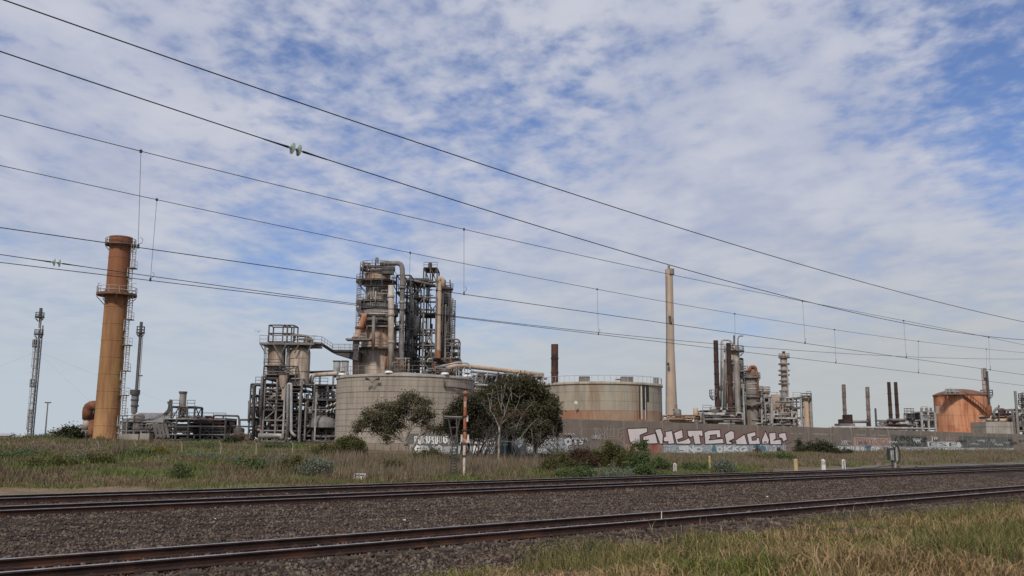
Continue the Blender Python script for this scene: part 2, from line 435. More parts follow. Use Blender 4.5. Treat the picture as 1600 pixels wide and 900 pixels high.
def catenary(mpix, cpix, q, label, drops):
    root = thing('overhead_line', label, 'overhead wire', sq(0, q, 9), 'overhead lines above the tracks')
    o1, f1 = wire('messenger_wire', mpix, q, .012, '', '', root, 3)
    o2, f2 = wire('contact_wire', cpix, q, .013, '', '', root, 1)
    for (tx, ty, bx, by) in drops:
        s1 = onq(tx, ty, q).dot(Vector(T)); s2 = onq(bx, by, q).dot(Vector(T))
        mb = MB(); a = sq(s1, q, f1(s1)); b = sq(s2, q, f2(s2))
        mb.tube(a, b, .0065, n=5); mb.box(a, (.06, .06, .09)); mb.box(b + Vector((0, 0, .03)), (.05, .05, .12))
        lp = [b + Vector((0, 0, .10)) + Vector((T[0] * dx, T[1] * dx, dz)) for dx, dz in ((0, 0), (.10, .04), (.12, .16), (.04, .20))]
        mb.pipe(lp, .008, 4, .02)
        mb.build('dropper', WIREM, root)
    return root, f1, f2
WB, WA = 26.6, 31.8
catenary([(0, 180), (220, 238), (500, 303), (725, 357), (900, 400), (1254, 470), (1412, 501), (1600, 539)],
         [(0, 355), (215, 385), (500, 428), (725, 459), (900, 486), (1259, 538), (1600, 585)], WB,
         'higher pair of wires with droppers, passing the very top of the brown chimney',
         [(220, 238, 216, 385), (725, 357, 725, 459), (1048, 428, 1049, 507), (1254, 470, 1258, 538), (1412, 501, 1416, 558), (1545, 528, 1547, 576)])
catenary([(0, 257), (245, 313), (500, 366), (640, 397), (932, 450), (1148, 490), (1305, 516), (1600, 551)],
         [(0, 412), (235, 437), (500, 470), (700, 495), (935, 522), (1305, 566), (1600, 603)], WA,
         'lower pair of wires with droppers, passing below the top of the brown chimney',
         [(245, 313, 235, 437), (641, 397, 638, 487), (933, 450, 935, 522), (1148, 490, 1149, 547), (1304, 516, 1306, 566), (1435, 533, 1435, 582), (1541, 545, 1542, 596)])
def insulator(mb, c, d, n_, r, gap):
    d = Vector(d).normalized()
    for k in range(n_):
        p = c + d * gap * (k - (n_ - 1) / 2)
        mb.tube(p - d * gap * .18, p, r * .45, r, 14); mb.tube(p, p + d * gap * .12, r, r * .35, 14); mb.tube(p - d * gap * .4, p - d * gap * .15, r * .3, r * .3, 8)
GLASS = bpy.data.materials.new('insulator_glass'); GLASS.use_nodes = True
gb = GLASS.node_tree.nodes['Principled BSDF']; gb.inputs['Base Color'].default_value = (.33, .40, .33, 1); gb.inputs['Roughness'].default_value = .15
gb.inputs['Transmission Weight'].default_value = .35; gb.inputs['IOR'].default_value = 1.3
def feeder(pix, q, r, label, ins=(), deg=3, hw=(), ik=1.):
    root = thing('feeder_wire', label, 'overhead wire', onq(pix[0][0], pix[0][1], q), 'single wires above the tracks')
    o, fz = wire('wire', pix, q, r, '', '', root, deg)
    for px, py in ins:
        s = onq(px, py, q).dot(Vector(T)); c = sq(s, q, fz(s)); d = sq(s + .4, q, fz(s + .4)) - c
        mb = MB(); k = ik; insulator(mb, c, d, 2, .105 * k, .125 * k); mb.build('insulator', GLASS, root)
        mb = MB(); dn = Vector(d).normalized()
        for sg in (-1, 1):
            mb.tube(c + dn * sg * .14 * k, c + dn * sg * .40 * k, .022 * k, .014 * k, 6); mb.tube(c + dn * sg * .40 * k, c + dn * sg * .62 * k, .014 * k, .012 * k, 6)
        mb.build('wire_clamp', WIREM, root, kind='stuff')
    for px, py in hw:
        s = onq(px, py, q).dot(Vector(T)); c = sq(s, q, fz(s)); MB().tube(c, sq(s + .25, q, fz(s + .25)), .03, .05, 8).build('wire_clamp', WIREM, root)
feeder([(10, 0), (250, 88), (500, 170), (1206, 400), (1600, 503)], 14.8, .0115, 'topmost wire crossing the sky from the upper left corner', deg=3)
feeder([(0, 80), (240, 160), (469, 237), (1000, 400), (1254, 470), (1600, 531)], 17.5, .0125, 'second wire from the top carrying two pale glass insulators against the sky', ins=[(462, 237)], ik=1.25)
feeder([(0, 398), (235, 431), (500, 467.5), (900, 516), (1162, 541), (1600, 561)], 34.0, .0135, 'wire with small twin insulators left of the brown chimney', ins=[(89, 412)], deg=3, ik=1.35)

# ------------------------------------------------------------ builders for the refinery
def vloc(px, y0, y1, D):
    """foot and top of an upright thing whose middle stands in column px"""
    X = P(px, (y0 + y1) / 2, D).x
    zb = P(px, y0, D).z
    if 170 < D < 190 and 584 <= y0 <= 625: zb = 1.3
    if D > 188 and y0 >= 640: zb = 1.0          # stands on the ground hidden by the boundary wall
    return Vector((X, D, zb)), P(px, y1, D).z
def R_(w, D): return w / 2 * D / f
def vessel(root, name, px, w, y0, y1, D, mt, w1=None, dome=0, foot=0, n=28, dy=0, lip=0, smooth_=True):
    b, zt = vloc(px, y0, y1, D); b.y += dy; h = zt - b.z; r0 = R_(w, D); r1 = R_(w1 if w1 else w, D)
    if foot: h += foot; b.z -= foot
    prof = [(0, 0), (r0, 0)]
    if dome:
        hh = h - dome
        prof.append((r1, hh)); prof += [(r1 * math.cos(t), hh + dome * math.sin(t)) for t in (.35, .75, 1.15, 1.45)]; prof.append((0, h))
    else:
        prof += [(r1, h)]
        if lip: prof += [(r1 + lip, h), (r1 + lip, h + lip * 1.5), (r1 * .82, h + lip * 1.5), (r1 * .82, h - .6), (0, h - .6)]
        else: prof += [(r1 * .86, h), (r1 * .86, h - r1 * 1.2), (0, h - r1 * 1.2)]
    o = MB().lathe(b, prof, n).build(name, mt, root, smooth_=smooth_); sharp(o, 35); return o
def hoop(root, name, px, py, w, D, mt, t=.12, h=.25, dy=0, n=28, pym=None):
    c = P(px, py, D); 
    if pym is not None: c.x = P(px, pym, D).x
    c.y += dy; r = R_(w, D)
    return sharp(MB().lathe(c, [(r, -h / 2), (r + t, -h / 2), (r + t, h / 2), (r, h / 2), (r, -h / 2)], n).build(name, mt, root, smooth_=True), 30)
def ringdeck(root, px, py, wi, wo, D, mt, rail=1.05, dy=0, a0=0, a1=2 * math.pi, th_=.18, X=None, rw=.035, posts=14, brackets=True, railmat=None):
    """walkway round a vessel: deck > handrail, brackets"""
    c = P(px, py, D); c.y += dy
    if X is not None: c.x = X
    ri, ro = R_(wi, D), R_(wo, D)
    mb = MB().lathe(c, [(ri, -th_ / 2), (ro, -th_ / 2), (ro, th_ / 2), (ri, th_ / 2), (ri, -th_ / 2)], 28, a0, a1)
    if brackets:
        for k in range(8):
            a = a0 + (a1 - a0) * (k + .5) / 8; u = Vector((math.cos(a), math.sin(a), 0))
            mb.bar(c + u * (ro - .1) - Vector((0, 0, th_)), c + u * ri - Vector((0, 0, (ro - ri) * 1.1 + .2)), .09)
    o = mb.build('platform', mt, root)
    if rail:
        mb = MB(); k_ = max(posts, 4); full = abs(a1 - a0 - 2 * math.pi) < .01; pr = []
        for k in range(k_ + (0 if full else 1)):
            a = a0 + (a1 - a0) * k / k_; u = Vector((math.cos(a), math.sin(a), 0)); p = c + u * (ro - .05)
            mb.bar(p, p + Vector((0, 0, rail)), rw * 1.6)
        for hh in (rail * .5, rail):
            q = 28
            ps = [c + Vector((math.cos(a0 + (a1 - a0) * k / q), math.sin(a0 + (a1 - a0) * k / q), 0)) * (ro - .05) + Vector((0, 0, hh)) for k in range(q + 1)]
            for i in range(q): mb.bar(ps[i], ps[i + 1], rw * 1.5)
        mb.build('handrail', railmat or mt, o)
    return o
def railing(parent, pts, h, mt, w=.06, step=2.0, name='handrail'):
    mb = MB(); pts = [Vector(p) for p in pts]
    for a, b in zip(pts[:-1], pts[1:]):
        n_ = max(1, int((b - a).length / step))
        for k in range(n_ + 1):
            p = a.lerp(b, k / n_); mb.bar(p, p + Vector((0, 0, h)), w)
        for hh in (h * .5, h): mb.bar(a + Vector((0, 0, hh)), b + Vector((0, 0, hh)), w)
    return mb.build(name, mt, parent)
def member(root, name, a, b, w, mt):
    return MB().bar(a, b, w).build(name, mt, root)
def frame(root, x0, x1, nx, y0, y1, nz, D, dep, mt, w=.30, brace=.5, deck=.5, seed=1, zs=None, xs=None, floor=True, rail=True, dmat=None):
    """open steel frame: two rows of columns, beams on every level, braces, decks; every member its own part"""
    r = random.Random(seed)
    mid = (y0 + y1) / 2
    X = [P(x, mid, D).x for x in (xs or np.linspace(x0, x1, nx))]
    xm = (x0 + x1) / 2
    Z = [P(xm, y, D).z for y in (zs or np.linspace(y0, y1, nz))]
    zb, zt = min(Z), max(Z); Y = (D, D + dep)
    for x in X:
        for y in Y: member(root, 'column', (x, y, 1.0 if (D > 188 and y0 >= 640) or (170 < D < 190 and 584 <= y0 <= 600) else zb), (x, y, zt), w, mt)
    for k, z in enumerate(Z):
        if k == 0 and z == zb and not floor: continue
        for y in Y:
            for a, b in zip(X[:-1], X[1:]): member(root, 'beam', (a + w * .5, y, z), (b - w * .5, y, z), w * .8, mt)
        for x in X: member(root, 'cross_beam', (x, Y[0] + w * .5, z - .01), (x, Y[1] - w * .5, z - .01), w * .75, mt)
    for zi in range(len(Z) - 1):
        for xi in range(len(X) - 1):
            if r.random() < brace:
                a, b = X[xi] + w * .4, X[xi + 1] - w * .4; z0, z1 = Z[zi], Z[zi + 1]
                t = r.random(); y = Y[0] + w * .1 if r.random() < .7 else Y[1]
                if t < .45: member(root, 'brace', (a, y, z0), (b, y, z1), w * .5, mt); member(root, 'brace', (a, y + w * .55, z1), (b, y + w * .55, z0), w * .5, mt)
                elif t < .7: member(root, 'brace', (a, y, z0), (b, y, z1), w * .55, mt)
                else: member(root, 'brace', (a, y, z1), (b, y, z0), w * .55, mt)
    for zi in range(1, len(Z)):
        for xi in range(len(X) - 1):
            if r.random() < deck:
                a, b = X[xi], X[xi + 1]
                o = MB().box(((a + b) / 2, D + dep / 2, Z[zi] + w * .45), (b - a - .02, dep + w * 1.3, .10)).build('deck', dmat or mt, root)
                if rail: railing(o, [(a, D - w * .6, Z[zi] + w * .5), (b, D - w * .6, Z[zi] + w * .5)], 1.05, mt, w=.07, step=1.6)
    return X, Y, Z
def clutter(root, x0, x1, y0, y1, D, dep, seed, n, mats, rr=(.10, .32), vert=.4, bigs=2):
    """pipework, drums and valves filling a box of the plant; every run its own part"""
    r = random.Random(seed)
    pa, pb = P(x0, (y0 + y1) / 2, D), P(x1, (y0 + y1) / 2, D); za, zb = P((x0 + x1) / 2, y0, D).z, P((x0 + x1) / 2, y1, D).z
    xa, xb = pa.x, pb.x; w, h = xb - xa, zb - za
    for k in range(n):
        rad = .68 * r.uniform(*rr) * (1 if r.random() < .75 else 1.5); mt = r.choice(mats); y = D + r.uniform(0, dep)
        if r.random() < vert:
            x = xa + w * r.random(); z0 = za + h * r.uniform(0, .3); z1 = za + h * r.uniform(.5, 1)
            pts = [(x, y, z0), (x, y, z1)]
            if r.random() < .6: pts.append((x + r.uniform(-.25, .25) * w, y, z1))
            if len(pts) == 3 and r.random() < .5: pts.append((pts[-1][0], y, z1 - h * r.uniform(.1, .3)))
            if r.random() < .4: pts.insert(0, (x + r.uniform(-.2, .2) * w, y, z0))
        else:
            z = za + h * r.random(); x_0 = xa + w * r.uniform(0, .45); x_1 = xa + w * r.uniform(.5, 1)
            pts = [(x_0, y, z), (x_1, y, z)]
            if r.random() < .5: pts.append((x_1, y, z + h * r.uniform(-.25, .25)))
            if r.random() < .3: pts.insert(0, (x_0, y, z - h * r.uniform(.05, .25)))
        o = MB().pipe(pts, rad, 8).build('pipe', mt, root, smooth_=True)
        if r.random() < .35:
            i = 0; a = Vector(pts[i]); b = Vector(pts[i + 1]); c = a.lerp(b, r.uniform(.2, .8)); d = (b - a).normalized()
            MB().tube(c - d * .12, c + d * .12, rad * 1.5, n=10).build('flange', mt, o)
    for k in range(bigs):
        x = xa + w * r.uniform(.1, .9); z = za + h * r.uniform(.05, .6); y = D + r.uniform(.3, 1) * dep; rad = r.uniform(.5, 1.1); ln = r.uniform(1.5, 3.5)
        if r.random() < .5:
            MB().lathe((x, y, z), [(0, -rad * .4), (rad * .7, -rad * .25), (rad, 0), (rad, ln), (rad * .7, ln + rad * .25), (0, ln + rad * .4)], 16).build('drum', r.choice(mats), root, smooth_=True)
        else:
            mb = MB().tube((x - ln / 2, y, z), (x + ln / 2, y, z), rad, n=16); mb.tube((x + ln / 2, y, z), (x + ln / 2 + rad * .4, y, z), rad, rad * .5, 16); mb.tube((x - ln / 2 - rad * .4, y, z), (x - ln / 2, y, z), rad * .5, rad, 16)
            mb.build('drum', r.choice(mats), root)
def ladder(root, px, y0, y1, D, mt, w=.5, dy=0, cage=True, X=None, sx=0, name='ladder', step=.35, rr=.03):
    b, zt = vloc(px, y0, y1, D); x = b.x if X is None else X; y = D + dy
    mb = MB()
    x1 = x + sx
    for s_ in (-w / 2, w / 2): mb.bar((x + s_, y, b.z), (x1 + s_, y, zt), rr * 2)
    n_ = int((zt - b.z) / step)
    for k in range(n_):
        t = k / n_; z = b.z + (zt - b.z) * t; xx = x + sx * t; mb.bar((xx - w / 2, y, z), (xx + w / 2, y, z), rr * 1.3)
    o = mb.build(name, mt, root)
    if cage:
        mb = MB(); n_ = int((zt - b.z) / 1.2)
        for k in range(1, n_ + 1):
            t = k / (n_ + .01); z = b.z + (zt - b.z) * t; xx = x + sx * t; ps = [(xx + math.cos(a) * w * .75, y - .2 - math.sin(a) * w * 1.2, z) for a in np.linspace(0, math.pi, 6)]
            for a, c in zip(ps[:-1], ps[1:]): mb.bar(a, c, rr * 1.3)
        for a in np.linspace(.3, math.pi - .3, 4):
            mb.bar((x + math.cos(a) * w * .75, y - .2 - math.sin(a) * w * 1.2, b.z + 2.2), (x1 + math.cos(a) * w * .75, y - .2 - math.sin(a) * w * 1.2, zt), rr * 1.2)
        mb.build('cage', mt, o)
    return o
def stack(name, label, px, w, y0, y1, D, mt, w0=None, flare=None, cat='chimney', group=None, foot=1.5, cap=None, hoops=()):
    b, zt = vloc(px, y0, y1, D); b.z -= foot; root = thing(name, label, cat, b, group)
    h = zt - b.z; r1 = R_(w, D); r0 = R_(w0 or w, D)
    if flare: zf = P(px, flare, D).z - b.z; prof = [(0, 0), (r0, 0), (r1, zf), (r1 * .97, h), (r1 * .8, h), (r1 * .8, h - 1.5), (0, h - 1.5)]
    else: prof = [(0, 0), (r0, 0), (r1, h), (r1 * .85, h), (r1 * .85, h - 1.5), (0, h - 1.5)]
    sharp(MB().lathe(b, prof, 24).build('shaft', mt, root, smooth_=True), 40)
    for hy in hoops:
        z = P(px, hy, D).z; rr = r1 + (r0 - r1) * max(0, (zt - z) / h) if not flare else (r1 if z > P(px, flare, D).z else r1 + (r0 - r1) * (P(px, flare, D).z - z) / max(.1, zf))
        MB().lathe((b.x, b.y, z), [(rr * .98, -.12), (rr * 1.08 + .03, -.12), (rr * 1.08 + .03, .12), (rr * .98, .12)], 20).build('band', mt, root)
    return root, b.x
DEF = dict()

# ============================================================ left: flare, lamp, brown chimney, small stack
def left_side():
    # lattice flare stack
    D = 190.; b, zt = vloc(54.5, 684, 481, D); b.z = 1.4
    rt = thing('flare_stack', 'slender guyed flare mast, furthest left in the refinery, with caged ladder and black tip', 'flare stack', b)
    xx = b.x
    for k, (dx, dy, w_, mt) in enumerate(((-.42, 0, .12, STEELG), (.38, 0, .18, STEELG), (0, .7, .12, STEELG))):
        member(rt, 'mast_leg', (xx + dx, D + dy, b.z), (xx + dx * .75, D + dy, zt - 6.5 + (5 if k == 1 else 0)), w_, mt)
    vessel(rt, 'riser_pipe', 57.4, 2.0, 684, 508, D, STEELG, dy=.5)
    vessel(rt, 'flare_tip', 62, 5.6, 497, 481, D, STEELD, w1=4.5, dy=.4)
    vessel(rt, 'riser_pipe', 60.8, 3.4, 512, 495, D, CLAD, dy=.4)
    for k in range(22):
        z = b.z + (zt - 7 - b.z) * (k + .5) / 22
        member(rt, 'lattice_bar', (xx - .5, D, z), (xx + .5, D, z + .9 * (1 if k % 2 else -1)), .07, STEELG)
        member(rt, 'lattice_bar', (xx + .5, D + .05, z), (xx, D + .9, z + .9), .1, STEELD)
    for py in (495, 522): ringdeck(rt, 60.5 if py < 500 else 59, py, 4, 14, D, STEELD, rail=.9, dy=.4, th_=.3, posts=6, rw=.05)
    for y0, y1 in ((684, 640), (640, 592), (592, 530)):
        pm = 46 + (684 - (y0 + y1) / 2) * .072
        ladder(rt, pm, y0, y1, D, STEELL, w=.6, cage=True, rr=.05)
        ringdeck(rt, pm - 1, y1 + 12, .5, 7, D, STEELD, rail=1.4, th_=.2, posts=5, brackets=False, rw=.06)
    mb = []
    for tx, ty in ((-48, 10), (42, 16), (30, -24)):
        member(rt, 'guy_wire', (xx, D, zt - 9), (xx + tx, D + ty, 1.6), .011, STEELG)
    # lamp mast
    D = 185.; b, zt = vloc(72.5, 684, 629, D); b.z = 1.4
    rt = thing('floodlight_mast', 'thin lamp mast standing alone just right of the guyed flare mast', 'lamp post', b)
    MB().tube(b, (b.x, D, zt), .16, .10, 8).build('mast', STEELG, rt)
    MB().box((b.x, D, zt), (1.1, .5, .2)).build('lamp_head', STEELD, rt)
    # brown chimney
    D = 140.; b, zt = vloc(177, 690, 371, D); b.z = 1.0
    rt = thing('chimney', 'tall tapering ochre brown chimney rising above the field with a ring platform and caged ladder', 'chimney', b)
    CH = mat('chimney_rust_paint', (.37, .205, .08), (.29, .155, .062), .28, .75, squash=.5, streak=(.16, .062, .03), sa=.8, bump=.2, c3=(.40, .22, .10), zmix=(12, 29, (.24, .095, .042)))
    h = zt - b.z; r0, r1 = R_(37.5, D), R_(32, D)
    prof = [(0, 0), (r0, 0)] + [(r0 + (r1 - r0) * t, h * t) for t in np.linspace(.1, .97, 10)]
    prof += [(r1 + .16, h * .97), (r1 + .16, h), (r1 * .9, h), (r1 * .9, h - 2), (0, h - 2)]
    sharp(MB().lathe(b, prof, 48).build('shaft', CH, rt, smooth_=True), 30)
    for k in range(1, 12):
        z = h * k / 12.3; r = r0 + (r1 - r0) * k / 12.3
        MB().lathe((b.x, D, b.z + z), [(r, -.05), (r + .035, -.03), (r + .035, .03), (r, .05)], 48).build('weld_band', CH, rt)
    RC = mat('chimney_steelwork', (.20, .105, .065), (.10, .06, .045), 1, .8)
    ringdeck(rt, 182.6, 461, 33, 60, D, RC, rail=1.1, th_=.35, X=b.x, posts=12, rw=.045, railmat=STEELL)
    ringdeck(rt, 190, 383, 32, 46, D, RC, rail=.9, th_=.25, X=b.x, posts=14, rw=.04, railmat=RC)
    for dx in (-1, 1):
        p = Vector((b.x + dx * 2.6, D - .8, P(182, 461, D).z)); MB().pipe([p, p + Vector((0, 0, 1.7)), p + Vector((dx * .1 + .5, 0, 1.7))], .05, 6).build('davit', STEELL, rt)
    segs = [(690, 650), (650, 618), (618, 580), (580, 540), (540, 500), (500, 462), (455, 420), (420, 383)]
    for i, (a, c) in enumerate(segs):
        zc = (P(190, (a + c) / 2, D).z - b.z) / h; r = r0 + (r1 - r0) * zc
        ladder(rt, 190, a, c, D, STEELL, w=.5, X=b.x + r + .35 + (.35 if i % 2 else 0), dy=-.2, rr=.05)
        if i not in (5, 7):
            MB().box((b.x + r + .65, D - .4, P(190, c, D).z), (1.1, 1.3, .12)).build('rest_platform', RC, rt)
            railing(rt, [(b.x + r + 1.15, D - 1, P(190, c, D).z), (b.x + r + 1.15, D + .1, P(190, c, D).z)], 1.1, STEELL, w=.05, step=.6)
    # flue duct behind the chimney
    D = 146.; b = P(133, 684, D); b.z = 1.4
    rt = thing('flue_duct', 'curved rusty flue duct coming down beside the foot of the ochre chimney', 'duct', b)
    c = [P(163, 634, D), P(137, 634, D), P(137, 655, D), P(135, 671, D)]
    MB().pipe(c[:3], .8, 20, bend=2.0).build('duct', RUST, rt, smooth_=True)
    MB().pipe([c[2], P(134, 672, D)], .6, 20).build('duct', CLADR, rt, smooth_=True)
    frame(rt, 139, 153, 3, 688, 640, 4, D + 1.2, 2.2, STEELD, w=.22, brace=.7, deck=.4, seed=5)
    clutter(rt, 128, 156, 688, 668, D - 1, 3, 8, 8, [STEELG, CLADR, RUST], bigs=1)
    # slim stack on a cone
    D = 168.; b, zt = vloc(215, 690, 503, D); b.z = 1.2
    rt = thing('vent_stack', 'slim black topped vent stack on a flared grey base right of the ochre chimney', 'chimney', b)
    vessel(rt, 'shaft', 217, 4.6, 612, 503, D, STEELD)
    vessel(rt, 'shroud', 210.6, 9, 645, 612, D, STEELG, w1=11.5)
    vessel(rt, 'base_cone', 208, 13, 673, 645, D, STEELL, w1=6)
    for py in (625, 634): hoop(rt, 'band', 210.6, py, 10.4, D, STEELD, t=.1)
    hoop(rt, 'rim', 211, 613, 11.3, D, STEELD, t=.2, h=.9)
    ringdeck(rt, 219.5, 520, 4.4, 13, D, STEELD, rail=1.1, posts=6, th_=.25, rw=.05)
    ladder(rt, 220, 608, 522, D, STEELG, w=.4, cage=False, dy=-.4, rr=.04)
    member(rt, 'bracket', P(215, 587, D), P(223, 587, D), .15, STEELG)
    for tx in (): member(rt, 'guy_wire', P(219, 520, D), (b.x + tx, D + 6, 1.8), .011, STEELG)
left_side()

# ============================================================ low process unit left of centre
def left_unit():
    D = 165.; b = P(290, 688, D); b.z = 1.5
    rt = thing('process_building', 'low open process building with long roof, pipe racks and one pale exhaust stack', 'process unit', b)
    ROOF = mat('corrugated_roof', (.22, .215, .205), (.16, .155, .15), 1.2, .7, streak=(.16, .10, .07), sa=.5)
    BRICK = mat('red_brown_cladding', (.17, .085, .065), (.11, .06, .05), 1.0, .85, c3=(.24, .13, .10))
    def slab(x0, x1, y0, y1, D0, d, name, mt):
        a, c = P(x0, (y0 + y1) / 2, D0), P(x1, (y0 + y1) / 2, D0); z0, z1 = P((x0 + x1) / 2, y0, D0).z, P((x0 + x1) / 2, y1, D0).z
        return MB().box(((a.x + c.x) / 2, D0 + d / 2, (z0 + z1) / 2), (c.x - a.x, d, z1 - z0)).build(name, mt, rt)
    slab(190, 250, 686, 655, D + 10, 6, 'wall', STEELD)
    # ribbed sloping roof, sheet by sheet
    for k in range(9):
        x0 = 189 + k * 7.4; x1 = x0 + 7.1
        a, c = P(x0, 655, D + 6), P(x1, 655, D + 6); za, zb = P(220, 659, D + 6).z, P(220, 645, D + 12).z
        if k == 0: zb -= .6
        MB().add([(a.x, D + 6, za), (c.x, D + 6, za), (c.x, D + 12, zb), (a.x, D + 12, zb), (a.x, D + 6, za - .1), (c.x, D + 6, za - .1), (c.x, D + 12, zb - .1), (a.x, D + 12, zb - .1)],
                 [(0, 1, 2, 3), (7, 6, 5, 4), (0, 4, 5, 1), (1, 5, 6, 2), (2, 6, 7, 3), (3, 7, 4, 0)]).build('roof_sheet', ROOF, rt)
    slab(178, 216, 690, 678, D - 4, 2, 'plinth', CONC); slab(218, 233, 690, 677, D - 4, 2, 'plinth', CONC)
    slab(303, 352, 688, 653, D + 6, 7, 'wall', BRICK); slab(330, 388, 689, 679, D + 8, 3, 'wall', BRICK)
    frame(rt, 186, 256, 7, 688, 660, 3, D, 5, STEELG, w=.28, brace=.4, deck=.3, seed=11)
    frame(rt, 256, 352, 6, 688, 652, 4, D - 2, 6, STEELD, w=.30, brace=.3, deck=.8, seed=12, zs=[688, 680, 667, 656], dmat=STEELL)
    frame(rt, 268, 304, 4, 656, 636, 2, D, 4, STEELD, w=.28, brace=.9, deck=.3, seed=13)
    clutter(rt, 186, 256, 688, 655, D - 1, 6, 21, 26, [STEELG, STEELD, STEELL, CLAD], bigs=4)
    clutter(rt, 256, 350, 688, 650, D - 1, 6, 22, 34, [STEELG, STEELD, RUSTD, CLADR], bigs=5)
    clutter(rt, 300, 345, 668, 650, D - 2.5, 2, 25, 12, [RUSTD, RUSTD, STEELD], rr=(.12, .3), bigs=1)
    clutter(rt, 345, 390, 690, 676, D - 2.5, 3, 24, 12, [RUST, STEELD, CLADR, STEELL], rr=(.1, .25), bigs=1)
    vessel(rt, 'exhaust_stack', 285.6, 10.5, 638, 613, D + 1, CLAD); vessel(rt, 'stack_base', 285, 12, 648, 636, D + 1, CLAD, n=24); vessel(rt, 'stack_neck', 285, 5, 660, 648, D + 1, STEELD)
    hoop(rt, 'rim', 286, 613.3, 10.5, D + 1, STEELD, t=.12, h=.35)
    for dx, yt in ((0, 629), (3, 626)):
        MB().pipe([P(256 + dx, 648, D + 1), P(264 + dx, 640, D + 1), P(265 + dx, yt, D + 1), P(262 + dx, yt, D + 1)], .22, 8, .6).build('vent_pipe', STEELD, rt, smooth_=True)
    # bridge pipes towards the next unit
    MB().pipe([P(333, 657, D), P(334, 649, D), P(373, 650, D), P(373, 656, D), P(400, 656, D)], .17, 12, .5).build('bridge_pipe', STEELD, rt, smooth_=True)
    MB().pipe([P(345, 665, D), P(400, 667, D)], .14, 10).build('bridge_pipe', STEELD, rt, smooth_=True)
    member(rt, 'column', P(374, 688, D), P(374, 656, D), .35, STEELD); member(rt, 'column', P(347, 688, D), P(346, 655, D), .3, STEELL)
    for k in range(4):
        x = 240 + 6 * k; member(rt, 'brace', P(x, 662, D - 2.2), P(x + 5, 684, D - 2.2), .35, STEELG)
left_unit()

